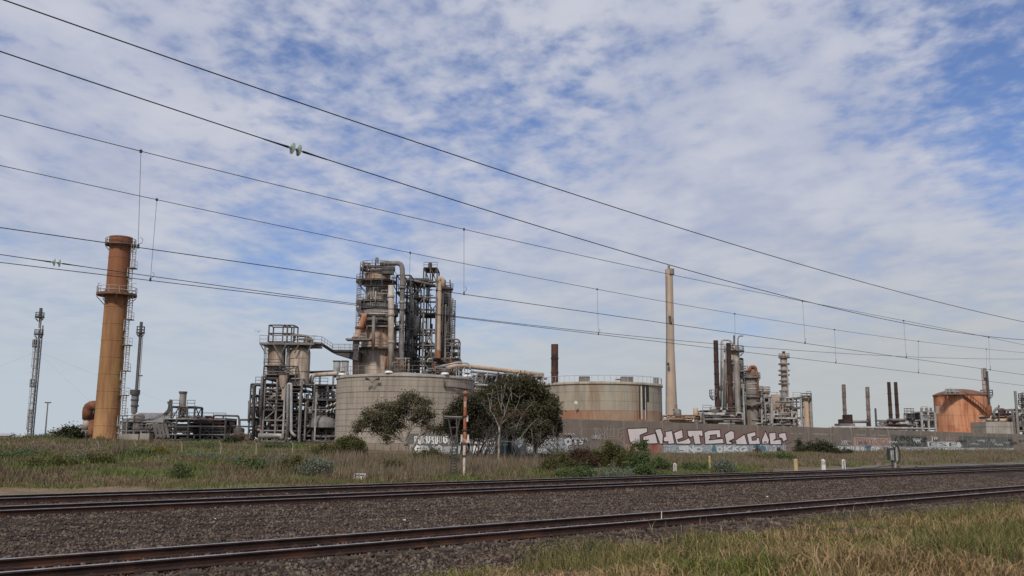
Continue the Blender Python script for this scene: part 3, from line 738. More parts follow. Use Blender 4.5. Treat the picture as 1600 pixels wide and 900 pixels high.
# ============================================================ twin hopper unit
def hopper_unit():
    D = 160.; b = P(455, 688, D); b.z = 1.5
    rt = thing('hopper_unit', 'steel framed process unit carrying two rust streaked upright hoppers under one roof platform', 'process unit', b)
    HOP = mat('streaked_hopper_plate', (.56, .50, .42), (.36, .29, .22), .8, .7, squash=.25, streak=(.17, .10, .065), sa=.9, bump=.15)
    vessel(rt, 'hopper', 432, 27, 592, 537, D + 2, HOP, n=28)
    vessel(rt, 'hopper', 468, 32, 604, 540, D + 2, HOP, dome=1.2, n=28)
    for x, y, w in ((432, 548, 27), (432, 570, 27), (468, 560, 32), (468, 580, 32)): hoop(rt, 'stiffener_ring', x, y, w, D + 2, HOP, t=.06, h=.2)
    vessel(rt, 'standpipe', 450, 6, 590, 540, D + 1, CLAD)
    # roof platform: a walkway deck with rail and hoist frame
    a, c = P(404, 536, D - 1), P(490, 537, D - 1)
    o = MB().box(((a.x + c.x) / 2, D + 3, a.z), (c.x - a.x, 7, .35)).build('roof_platform', STEELG, rt)
    railing(o, [(a.x, D - .4, a.z + .2), (c.x, D - .4, a.z + .2)], 1.2, STEELL, w=.07, step=1.3)
    for k in range(5):
        px = 407 + k * 20; member(rt, 'bracket', P(px, 538, D - .5), P(px + (8 if k < 2 else -7), 552, D - .5), .16, STEELG)
    frame(rt, 419, 458, 4, 534, 508, 3, D, 3, STEELD, w=.20, brace=.0, deck=0, seed=3, xs=[420, 442, 449, 459])
    clutter(rt, 456, 488, 536, 522, D, 3, 31, 10, [STEELG, CLADR, STEELD], rr=(.08, .2), bigs=0)
    vessel(rt, 'vent_pot', 479, 9, 536, 523, D + 1, CLADR, dome=.5)
    MB().pipe([P(456, 523, D), P(480, 525, D), P(487, 530, D), P(487, 545, D)], .2, 8).build('pipe', STEELG, rt, smooth_=True)
    # inclined bridge to the cracking tower
    a, c = P(490, 537, D), P(503, 538, D); e = P(520, 549, D + 6); g = P(556, 549, D + 12)
    for p, q in ((a, c), (c, e), (e, g)):
        member(rt, 'bridge_girder', p, q, .45, STEELD); railing(rt, [p + Vector((0, -.3, .2)), q + Vector((0, -.3, .2))], 1.1, STEELL, w=.06, step=1.5)
    # frames
    frame(rt, 388, 420, 3, 690, 600, 6, D, 7, STEELD, w=.24, brace=.55, deck=.3, seed=41, xs=[390, 397, 408, 420])
    frame(rt, 412, 470, 4, 690, 592, 7, D - 1, 9, STEELG, w=.30, brace=.55, deck=.55, seed=42, dmat=STEELD)
    frame(rt, 470, 531, 4, 690, 602, 5, D, 9, STEELD, w=.32, brace=.5, deck=.7, seed=43, dmat=STEELD)
    frame(rt, 412, 462, 3, 600, 572, 3, D - 1, 6, STEELD, w=.20, brace=.2, deck=.3, seed=44, dmat=STEELG)
    clutter(rt, 388, 422, 690, 604, D - .5, 6, 51, 22, [STEELD, STEELG, CLAD], vert=.6, bigs=2)
    clutter(rt, 418, 472, 690, 600, D - .5, 7, 52, 60, [STEELG, STEELG, CLAD, CLADR, STEELL], vert=.5, bigs=6)
    clutter(rt, 470, 530, 690, 606, D - .5, 8, 53, 60, [STEELG, STEELG, CLAD, STEELL], vert=.45, bigs=7)
    clutter(rt, 412, 470, 604, 576, D - 1.5, 3, 54, 9, [STEELG, CLADR, STEELL], vert=.4, bigs=0)
    DKW = mat('painted_machinery_shade', (.07, .065, .062), (.04, .037, .036), 1.5, .8)  # shade among the machinery put into the colour of dark boxes behind the frame
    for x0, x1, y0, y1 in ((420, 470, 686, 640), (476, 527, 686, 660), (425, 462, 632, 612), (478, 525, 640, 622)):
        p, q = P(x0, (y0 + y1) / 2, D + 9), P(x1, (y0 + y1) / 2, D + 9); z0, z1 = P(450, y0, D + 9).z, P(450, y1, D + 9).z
        MB().box(((p.x + q.x) / 2, D + 10, (z0 + z1) / 2), (q.x - p.x, 1.6, z1 - z0)).build('wall_or_shade_panel', DKW, rt)
    # inverted cone hopper in front, tall bright pipes
    vessel(rt, 'feed_hopper', 443, 10, 605, 585, D - 2, CLADR, w1=15); hoop(rt, 'rim', 443, 584, 15, D - 2, STEELD)
    vessel(rt, 'feed_hopper_neck', 443, 6, 625, 605, D - 2, CLADR)
    for px, y0, y1, w, mt in ((444, 686, 598, 3.5, STEELL), (449, 686, 600, 2.6, CLAD), (493, 688, 612, 2.8, STEELL), (468, 686, 612, 3.4, STEELG), (477, 688, 628, 3, STEELG)):
        vessel(rt, 'riser', px, w, y0, y1, D - 2.2, mt, n=10)
    MB().pipe([P(449, 683, D - 3), P(450, 600, D - 3), P(455, 600, D - 3), P(455, 676, D - 3), P(462, 682, D - 3)], .24, 10, .8).build('riser', STEELL, rt, smooth_=True)
    # a row of pale valves seen through the frame, a domed drum
    for k in range(6):
        p = P(510 + (k % 3) * 6, 636 + (k // 3) * 8 + (k % 3) * -2, D - .6); MB().tube(p, p + Vector((.35, 0, .35)), .22, .14, 10).build('valve', CLAD, rt)
    p = P(505, 657, D + 1); MB().lathe(p, [(2.4, -1.2), (2.4, -.4), (2.0, .3), (1.1, .8), (0, .95)], 24).build('drum', STEELG, rt, smooth_=True)
    for px, w in ((526.5, 11), (539, 10.5)):
        pass
    # horizontal duct to the right with two exhausts
    MB().pipe([P(486, 600, D + 3), P(488, 586, D + 3), P(522, 584, D + 3), P(545, 584, D + 3)], .38, 14, 1.0).build('duct', CLADR, rt, smooth_=True)
    for px in (500, 521, 537): q = P(px, 586, D + 3); member(rt, 'support_post', (q.x, D + 3, 1.5), (q.x, D + 3, q.z), .3, STEELG)
    MB().pipe([P(480, 582, D + 4), P(530, 580, D + 4)], .22, 10).build('pipe', STEELD, rt, smooth_=True)
    for px in (526.3, 539): vessel(rt, 'exhaust', px, 11, 590, 564, D + 4, STEELL); hoop(rt, 'rim', px, 564.5, 11, D + 4, STEELD, t=.08, h=.2)
    MB().pipe([P(389, 660, D), P(390, 628, D), P(388, 628, D)], .25, 8).build('pipe', STEELG, rt, smooth_=True)
    MB().pipe([P(396, 688, D - 1), P(397, 601, D - 1), P(410, 601, D - 1), P(411, 640, D - 1)], .28, 8, .6).build('pipe', STEELD, rt, smooth_=True)
    MB().pipe([P(407, 650, D - 1.5), P(410, 588, D - 1.5), P(416, 588, D - 1.5)], .25, 8, .6).build('pipe', STEELG, rt, smooth_=True)
    MB().pipe([P(404, 681, D - 3), P(440, 681, D - 3), P(441, 687, D - 3)], .45, 10, .6).build('pipe', CLAD, rt, smooth_=True)
    ladder(rt, 416, 590, 540, D + 1, STEELL, w=.5, rr=.045)
hopper_unit()

# ============================================================ cracking tower and lattice structure
def tower():
    D = 178.; b = P(600, 690, D); b.z = 1.5
    rt = thing('cracking_tower', 'broad rust streaked reactor tower ringed by platforms rising behind the concrete clad tank', 'reactor tower', b)
    TW = mat('tower_plate', (.52, .47, .40), (.36, .29, .22), .5, .75, squash=.3, streak=(.22, .09, .045), sa=.9, bump=.15)
    TO = mat('tower_rust_plate', (.38, .24, .16), (.44, .36, .28), .5, .8, squash=.3, streak=(.34, .10, .035), sa=.9, bump=.15)
    TD = mat('tower_grey_plate', (.22, .20, .185), (.13, .12, .11), .5, .75, streak=(.15, .08, .05), sa=.7)
    vessel(rt, 'lower_shell', 592.5, 67, 588, 548, D, TW, n=40)
    vessel(rt, 'middle_shell', 592, 55, 549, 514, D, TO, n=40)
    vessel(rt, 'neck_shell', 592, 44, 516, 476, D, TD, n=36)
    vessel(rt, 'upper_shell', 588, 34, 478, 446, D, CLADR, n=32)
    vessel(rt, 'head_shell', 590, 40, 442, 420, D, TO, dome=1.3, n=36)
    vessel(rt, 'head_cone', 589, 36, 448, 441, D, TD, w1=40, n=36)
    for y, w in ((480, 60), (490, 66), (500, 58)):
        hoop(rt, 'stiffener_ring', 591, y, w * .84, D, STEELG, t=.5, h=.9)
    for py, wi, wo, px in ((547, 56, 84, 594), (473, 36, 60, 586), (484, 44, 66, 589), (441, 38, 64, 588), (421, 40, 56, 590)):
        ringdeck(rt, px, py, wi, wo, D, STEELD, rail=1.2, th_=.35, posts=18, rw=.05, railmat=STEELG)
    ringdeck(rt, 592, 514, 50, 66, D, STEELD, rail=1.2, th_=.3, posts=16, rw=.05)
    # transfer line: big elbow from the head down the right side
    MB().pipe([P(594, 412, D - 2), P(628, 411, D - 2), P(629, 430, D - 2), P(627, 560, D - 3), P(630, 590, D - 3)], .48, 16, 1.6).build('transfer_pipe', STEELG, rt, smooth_=True)
    for y in (449, 472, 503): hoop(rt, 'flange', 628, y, 8, D - 2.3, STEELG if y != 472 else STEELL, t=.18, h=.35)
    MB().pipe([P(611, 446, D - 5.5), P(611, 590, D - 5.5)], .54, 16).build('standpipe', CLADR, rt, smooth_=True)
    for y in (463, 492, 534): hoop(rt, 'flange', 611, y, 9.2, D - 5.5, CLADR, t=.16, h=.35)
    MB().pipe([P(571, 491, D - 5), P(568, 500, D - 5), P(556, 530, D - 5), P(556, 590, D - 5)], .62, 18, 1.6).build('regenerator_duct', TO, rt, smooth_=True)
    for q, y in ((562, 512), (557, 528)): hoop(rt, 'flange', q, y, 12.4, D - 5, RUST, t=.15, h=.3)
    MB().pipe([P(573, 491, D - 5.5), P(602, 492, D - 5.5)], .34, 12).build('header_pipe', CLAD, rt, smooth_=True)
    MB().pipe([P(584, 494, D - 6.5), P(583, 548, D - 6.5)], .3, 10).build('pipe', TD, rt, smooth_=True)
    o = MB().box(P(561, 531, D - 6.5), (4.6, 2.5, .3)).build('side_platform', STEELG, rt); p = P(552, 531, D - 7.5); q = P(572, 531, D - 7.5); railing(o, [p, q], 1.2, STEELL, w=.07, step=1)
    for y0, px in ((531, 563), (531, 572)): member(rt, 'bracket', P(px, y0, D - 7), P(px - 8, y0 + 10, D - 7), .2, STEELG)
    # cantilever walkway on the left (arrives from the hopper unit)
    a, c = P(520, 549, D - 6), P(553, 549, D - 6)
    MB().add([(a.x, D - 7, a.z), (c.x + 1, D - 7, a.z), (c.x + 1, D - 2, a.z), (a.x, D - 2, a.z), (c.x + 1, D - 7, a.z - 1.8), (c.x + 1, D - 2, a.z - 1.8), (a.x, D - 7, a.z - .3), (a.x, D - 2, a.z - .3)],
             [(0, 1, 2, 3), (0, 6, 4, 1), (3, 2, 5, 7), (0, 3, 7, 6), (6, 7, 5, 4), (1, 4, 5, 2)]).build('walkway', STEELD, rt)
    railing(rt, [(a.x, D - 7, a.z), (c.x + 1, D - 7, a.z)], 1.1, STEELL, w=.06, step=1.5)
    clutter(rt, 560, 612, 446, 408, D - 4, 6, 61, 14, [STEELG, STEELD, RUST], rr=(.07, .16), bigs=1)
    clutter(rt, 560, 625, 514, 482, D - 6, 2, 62, 12, [STEELG, STEELL, CLADR], rr=(.08, .2), bigs=0)
    clutter(rt, 564, 622, 476, 446, D - 5, 3, 64, 8, [STEELG, STEELD, CLADR], rr=(.07, .22), vert=.7, bigs=0)
    clutter(rt, 600, 640, 588, 550, D - 6, 2, 63, 12, [STEELG, CLADR, RUST, CLAD], rr=(.08, .3), vert=.9, bigs=0)
    for px, y0, y1 in ((586.5, 420, 403), (566, 440, 410), (574, 430, 412)):
        MB().pipe([P(px, y0, D - 3), P(px + 1, y1, D - 3), P(px + 4, y1, D - 3), P(px + 4, y1 + 8, D - 3)], .16, 8, .5).build('vent_pipe', STEELG, rt, smooth_=True)
    MB().box(P(606, 423, D - 4), (2.2, 1.6, 1.4)).build('valve_box', STEELD, rt)
    # upright bits of frame around the head and flanks
    frame(rt, 563, 614, 4, 446, 420, 2, D - 5, 9, STEELD, w=.12, brace=.2, deck=.0, seed=71)
    frame(rt, 618, 640, 3, 590, 430, 7, D + 1, 7, STEELD, w=.24, brace=.5, deck=.5, seed=72, dmat=STEELD)
    ladder(rt, 560, 548, 442, D - 4, STEELG, w=.6, rr=.05)
    # ---- lattice structure beside it
    D2 = 184.; b = P(670, 690, D2); b.z = 1.5
    r2 = thing('lattice_structure', 'tall open steel lattice structure with see through bays beside the rusty reactor tower', 'steel structure', b)
    frame(r2, 642, 681, 3, 590, 440, 7, D2, 6, STEELG, w=.30, brace=.95, deck=.12, seed=81, dmat=STEELD, rail=False)
    frame(r2, 634, 652, 3, 590, 446, 10, D2 + 1, 6, STEELD, w=.26, brace=.6, deck=.6, seed=82, dmat=STEELD, rail=False)
    frame(r2, 662, 683, 3, 441, 419, 2, D2, 5, STEELD, w=.26, brace=.6, deck=.9, seed=83)
    vessel(r2, 'vent_cowl', 672, 8, 424, 411, D2 + 2, STEELD, w1=6)
    clutter(r2, 636, 684, 588, 442, D2 + 1, 7, 84, 30, [STEELG, STEELG, STEELL, CLAD], vert=.4, rr=(.1, .3), bigs=1)
    SL = mat('dark_duct_casing', (.085, .08, .077), (.05, .047, .046), .8, .8, streak=(.12, .07, .05), sa=.4)
    for x0, x1, y0, y1 in ((632, 645, 585, 465),):
        p, q = P(x0, (y0 + y1) / 2, D2 + 6), P(x1, (y0 + y1) / 2, D2 + 6); z0, z1 = P(650, y0, D2).z, P(650, y1, D2).z
        MB().box(((p.x + q.x) / 2, D2 + 7, (z0 + z1) / 2), (q.x - p.x, 2, z1 - z0)).build('duct_casing', SL, r2)
    p, q = P(633, 437, D2), P(668, 442, D2); MB().box(((p.x + q.x) / 2, D2 + 4, p.z), (q.x - p.x, 9, .5)).build('deck', STEELD, r2)
    MB().pipe([P(632, 446, D2 - 1), P(634, 436, D2 - 1), P(680, 446, D2 - 1)], .25, 10, .8).build('pipe', STEELG, r2, smooth_=True)
    clutter(r2, 632, 650, 588, 446, D2 - 2, 2, 88, 18, [STEELG, STEELG, STEELL, CLAD], vert=.6, rr=(.1, .25), bigs=3)
    # ---- right hand columns
    b = P(692, 690, D2); b.z = 1.5
    r3 = thing('twin_columns', 'pair of upright columns with a pale pipe between lattice structure and sky', 'column', b)
    vessel(r3, 'column_shell', 695, 19, 590, 446, D2 + 1, TD, dome=1.2, n=28)
    vessel(r3, 'standpipe', 686, 6.2, 560, 440, D2 - 3, BEIGE, n=16)
    MB().pipe([P(686, 442, D2 - 3), P(687, 433, D2 - 3), P(692, 436, D2 - 3), P(693, 450, D2 - 3)], .38, 12, .8).build('crossover_pipe', BEIGE, r3, smooth_=True)
    for y in (452, 475, 494, 520): ringdeck(r3, 695, y, 19, 27 if y != 494 else 31, D2 + 1, STEELD, rail=1.1, posts=8, th_=.25, rw=.05)
    frame(r3, 696, 716, 3, 562, 530, 4, D2 - 3, 6, STEELG, w=.24, brace=.8, deck=.7, seed=91)
    frame(r3, 676, 718, 5, 592, 560, 4, D2 - 4, 8, STEELD, w=.26, brace=.5, deck=.8, seed=92, dmat=STEELG)
    clutter(r3, 664, 720, 588, 558, D2 - 6, 5, 93, 22, [STEELG, STEELL, STEELD, RUST], rr=(.1, .3), bigs=3)
    clutter(r3, 690, 706, 590, 450, D2 - 3, 1, 94, 12, [STEELG, STEELD], rr=(.1, .22), vert=.9, bigs=0)
    vessel(r3, 'small_vessel', 685, 8, 560, 546, D2 - 5, RUST, dome=.5); 
    for px in (696.5, 704): MB().pipe([P(px, 452, D2), P(px - 1, 437, D2)], .12, 6).build('vent_pipe', STEELD, r3)
    ladder(r3, 708, 560, 470, D2, STEELG, w=.6, rr=.06)
tower()

# ============================================================ tanks, pipe rack, stacks
def tank1():
    D = 135.; px = 633.; y0, y1 = 700, 587
    r = R_(211, D) * 1.003; b, _ = vloc(px, 694, 590, D); b.z = P(px, 696, D).z - .4
    zt = P(px, 585, D - r).z
    rt = thing('storage_tank', 'wide beige storage tank with banded concrete clad wall and rooftop railing behind the trees', 'tank', b)
    TK = mat('tank_clad', (.36, .31, .26), (.315, .27, .225), .22, .85, squash=2.5, streak=(.19, .15, .12), sa=.75, bump=.1, island=.05)
    TKD = mat('tank_joint', (.31, .265, .22), (.275, .235, .195), .8, .9)
    n = 13; h = zt - b.z
    # inner shell shows as dark joints between proud courses
    MB().lathe(b, [(r - .12, 0), (r - .12, h - .1)], 96).build('joint_shell', TKD, rt, smooth_=True)
    z = 0
    for k in range(n):
        hh = h / n; MB().lathe((b.x, b.y, b.z + k * hh), [(r - .1, .0), (r, .0), (r, hh - (.03 if k % 3 else .07)), (r - .1, hh - (.03 if k % 3 else .07))], 96).build('shell_course', TK, rt, smooth_=False)
    for k in range(15):
        a = math.pi * (1.02 + (k + .35 * math.sin(k * 2.3)) * .96 / 14); x, y = b.x + math.cos(a) * (r + .012), b.y + math.sin(a) * (r + .012)
        MB().box((x, y, b.z + h * .5), (.035, .05, h * .99), a).build('vertical_joint', TKD, rt)
    MB().lathe((b.x, b.y, zt), [(r + .12, -.25), (r + .12, .08), (r - .3, .08), (0, 1.0)], 96).build('roof', CONC, rt, smooth_=True)
    mb = MB(); ps = []
    for k in range(40):
        a = math.pi * (1 + k / 39); p = Vector((b.x + math.cos(a) * r, b.y + math.sin(a) * r, zt + .08)); ps.append(p)
        if k % 2 == 0: mb.bar(p, p + Vector((0, 0, 1.15)), .05)
    for hh in (.58, 1.15):
        for a, c in zip(ps[:-1], ps[1:]): mb.bar(a + Vector((0, 0, hh)), c + Vector((0, 0, hh)), .04)
    mb.build('handrail', STEELG, rt)
    WH = mat('white_painted_metal', (.75, .74, .72), (.6, .6, .58), 2, .6)
    for q in (540, 619, 701, 733):
        a = math.asin((q - 633) / 105.5); p = Vector((b.x + math.sin(a) * (r - .3), b.y - math.cos(a) * (r - .3), zt + .3))
        o = MB().lathe(p, [(0, -.15), (.62, -.15), (.55, .06), (.3, .2), (0, .26)], 16).build('roof_vent', WH, rt, smooth_=True)
        MB().lathe(p, [(.25, .2), (.36, .4), (.2, .46), (0, .46)], 12).build('vent_cap', STEELD, o)
    # lamp on the wall, foam pipe on the right
    p0, p1 = P(579, 642, D - r + .8), P(582, 594, D - r + .8)
    MB().bar(p0, p1, .07).build('wall_conduit', STEELD, rt)
    p = P(582, 593, D - r - .2)
    for dx in (-.65, .65): MB().pipe([p + Vector((0, 0, -.5)), p + Vector((dx * .5, 0, -.05)), p + Vector((dx, 0, .05))], .05, 6, .2).build('lamp_arm', STEELD, rt); MB().tube(p + Vector((dx * .7, 0, .0)), p + Vector((dx * 1.4, -.2, .12)), .12, .2, 8).build('lamp_head', STEELD, rt)
    pts = []
    for q, yy in ((697, 592), (697, 604), (715, 606), (733, 609)):
        a = math.asin(min(.99, (q - 633) / 105.5)); pts.append((b.x + math.sin(a) * (r + .25), b.y - math.cos(a) * (r + .25), P(q, yy, b.y - math.cos(a) * r).z))
    MB().pipe(pts, .10, 6, .2).build('foam_pipe', STEELD, rt, smooth_=True)
    for yy in (664, 670): MB().box(P(530.5 + 1, yy, D - 2), (.28, .1, .35)).build('sign_plate', WH, rt)
tank1()
def rack():
    D = 152.; b = P(790, 690, D); b.z = 1.5
    rt = thing('pipe_rack', 'elevated pipe rack topped by one thick beige pipe running right from the beige tank', 'pipe rack', b)
    MB().pipe([P(700, 575, D - 8), P(712, 572, D - 6), P(735, 573, D - 3), P(790, 579, D), P(849, 586, D + 2)], .36, 16, 1.0).build('main_pipe', BEIGE, rt, smooth_=True)
    MB().pipe([P(735, 581, D), P(849, 590, D + 2)], .18, 10).build('pipe', STEELG, rt, smooth_=True)
    for k, y in enumerate((602, 609, 613)): MB().pipe([P(732, y - 1, D - 1), P(790, y + 1, D), P(835, y + 2, D)], .17, 10).build('pipe', (STEELL, CLAD, STEELG)[k], rt, smooth_=True)
    frame(rt, 738, 846, 8, 670, 584, 5, D + .5, 5, STEELG, w=.30, brace=.25, deck=.2, seed=101, zs=[680, 640, 612, 600, 588], rail=False)
    for k in range(6):
        px = 742 + k * 16; member(rt, 'knee_brace', P(px, 596, D), P(px + 5, 582, D), .25, STEELL)
    clutter(rt, 735, 838, 612, 588, D + 1, 5, 102, 70, [STEELG, STEELG, STEELD], vert=.3, rr=(.08, .25), bigs=5)
    p = P(717, 576, D - 12)
    MB().pipe([P(680, 574, D - 9), P(716, 566, D - 9), P(733, 568, D - 9), P(735, 578, D - 9)], .12, 8, .4).build('pipe', STEELL, rt, smooth_=True)
    for px in (713, 717, 726): member(rt, 'post', P(px, 588, D - 8), P(px, 574, D - 8), .15, STEELL)
    frame(rt, 838, 849, 2, 600, 588, 2, D, 3, STEELL, w=.28, brace=0, deck=1, seed=103, rail=False)
rack()
def tank2():
    D = 150.; px = 939.5; b, _ = vloc(px, 690, 600, D); b.z = 1.0; r = R_(187, D)
    rt = thing('storage_tank', 'wide weathered storage tank with a rust orange bottom band behind the graffiti wall', 'tank', b)
    T2 = mat('tank_weathered', (.36, .315, .24), (.28, .26, .215), .5, .8, squash=.4, streak=(.24, .17, .115), sa=1.0, bump=.1)
    T2B = mat('tank_rust_band', (.33, .24, .17), (.27, .18, .12), .3, .85, streak=(.25, .105, .055), sa=.9)
    T2R = mat('tank_orange_band', (.31, .13, .065), (.25, .14, .09), .5, .85, streak=(.30, .22, .16), sa=.8)
    zt = P(px, 596.5, D - r).z; zc = P(px, 641, D - r).z
    hs = [b.z, zc, zc + (zt - zc) * .33, zc + (zt - zc) * .66, zt]
    def crs(z0, z1, mt, a0=0, a1=2 * math.pi, rr=r): return MB().lathe((b.x, b.y, z0), [(rr - .1, 0), (rr, 0), (rr, z1 - z0 - .025), (rr - .1, z1 - z0 - .025)], 80, a0, a1).build('shell_course', mt, rt, smooth_=False)
    a_ = math.pi * 1.5 - math.asin((939 - 914) / 93.5)
    crs(hs[0], hs[1], T2B, a_, a_ + 2 * math.pi - 1.6); crs(hs[0], hs[1], T2R, a_ - 1.6, a_)
    for k in (1, 2, 3): crs(hs[k], hs[k + 1], T2, rr=r - .004 * k)
    MB().lathe(b, [(r - .16, 0), (r - .16, zt - b.z - .1)], 64).build('inner_shell', STEELG, rt)
    MB().lathe((b.x, b.y, zt), [(r + .15, -.3), (r + .15, .05), (r - .4, .05), (0, .7)], 80).build('roof', T2, rt, smooth_=True)
    mb = MB(); ps = []
    for k in range(34):
        a = math.pi * (1 + k / 33); p = Vector((b.x + math.cos(a) * r, b.y + math.sin(a) * r, zt)); ps.append(p); mb.bar(p, p + Vector((0, 0, 1.0)), .05)
    for a, c in zip(ps[:-1], ps[1:]): mb.bar(a + Vector((0, 0, 1)), c + Vector((0, 0, 1)), .045)
    mb.build('handrail', STEELL, rt)
    BL = mat('black_spill', (.035, .035, .035), (.02, .02, .02), 2, .6); WS = mat('white_streak_paint', (.62, .6, .56), (.5, .48, .45), 2, .8)
    for q, w, mt, ytop, ybot in ((988, 1.6, BL, 602, 655), (995, 4.5, BL, 602, 640), (999.5, 1.2, BL, 602, 655), (1002, 3.5, BL, 602, 628), (991.5, 1.5, WS, 603, 655), (997.5, 1.3, WS, 606, 656)):
        a = math.asin((q - px) / 93.5); p = Vector((b.x + math.sin(a) * (r + .006), b.y - math.cos(a) * (r + .006), 0)); y = p.y; z0, z1 = P(q, ybot, y).z, P(q, ytop, y).z
        MB().box((p.x, p.y, (z0 + z1) / 2), (R_(w, D) * 2 / max(.3, math.cos(a)) * .9, .05, z1 - z0), a).build('spill_streak', mt, rt)
    for q in (905, 968, 972, 975):
        a = math.asin((q - px) / 93.5); p = Vector((b.x + math.sin(a) * (r - .6), b.y - math.cos(a) * (r - .6), zt)); MB().box(p + Vector((0, 0, .45)), (1.2 if q != 905 else 1.6, 1, .8)).build('roof_hatch', STEELG, rt)
    for q in (1022, 1025, 1028):
        p = P(q, 603, D - 2); MB().bar(p + Vector((0, 0, -.5)), p + Vector((0, 0, 1.3)), .25).build('roof_vent', STEELG, rt)
    p, q = P(962, 594, D - 8), P(978, 593, D - 8); MB().box(((p.x + q.x) / 2, D - 8, p.z + .1), (q.x - p.x, 1.5, .12)).build('roof_platform', STEELG, rt)
    MB().box(P(900, 629, D - r - .02), (.45, .06, .45)).build('sign_plate', WS, rt)
tank2()
stack('brown_stack', 'dark brown scaly stack standing behind the left rim of the weathered tank', 866.7, 11, 620, 538, 175., RUSTD, hoops=(560, 582))
rt, xx = stack('concrete_chimney', 'tallest pale concrete chimney flaring at its foot, right of the weathered tank', 1047.5, 12.5, 655, 421, 220., mat('chimney_concrete', (.50, .385, .29), (.43, .33, .25), .3, .85, squash=.5, streak=(.30, .23, .18), sa=.35, c3=(.38, .30, .24)), w0=21, flare=548, foot=3)
vessel(rt, 'top_band', 1047, 13, 429, 420.5, 220., mat('chimney_top_soot', (.25, .21, .17), (.17, .14, .12), .6, .9)); vessel(rt, 'rod_base', 1045, 3.6, 421, 415, 220., STEELG)
ringdeck(rt, 1050, 640, 4, 17, 219., STEELG, rail=1.1, a0=-1.2, a1=.8, posts=5, rw=.05)
for y in (496, 569): MB().box(P(1044 if y > 500 else 1046.5, y, 218.2), (.5, .6, .7)).build('access_hatch', STEELD, rt)
member(rt, 'ladder_rail', P(1040.2, 650, 219), P(1041.8, 430, 219), .12, STEELG)

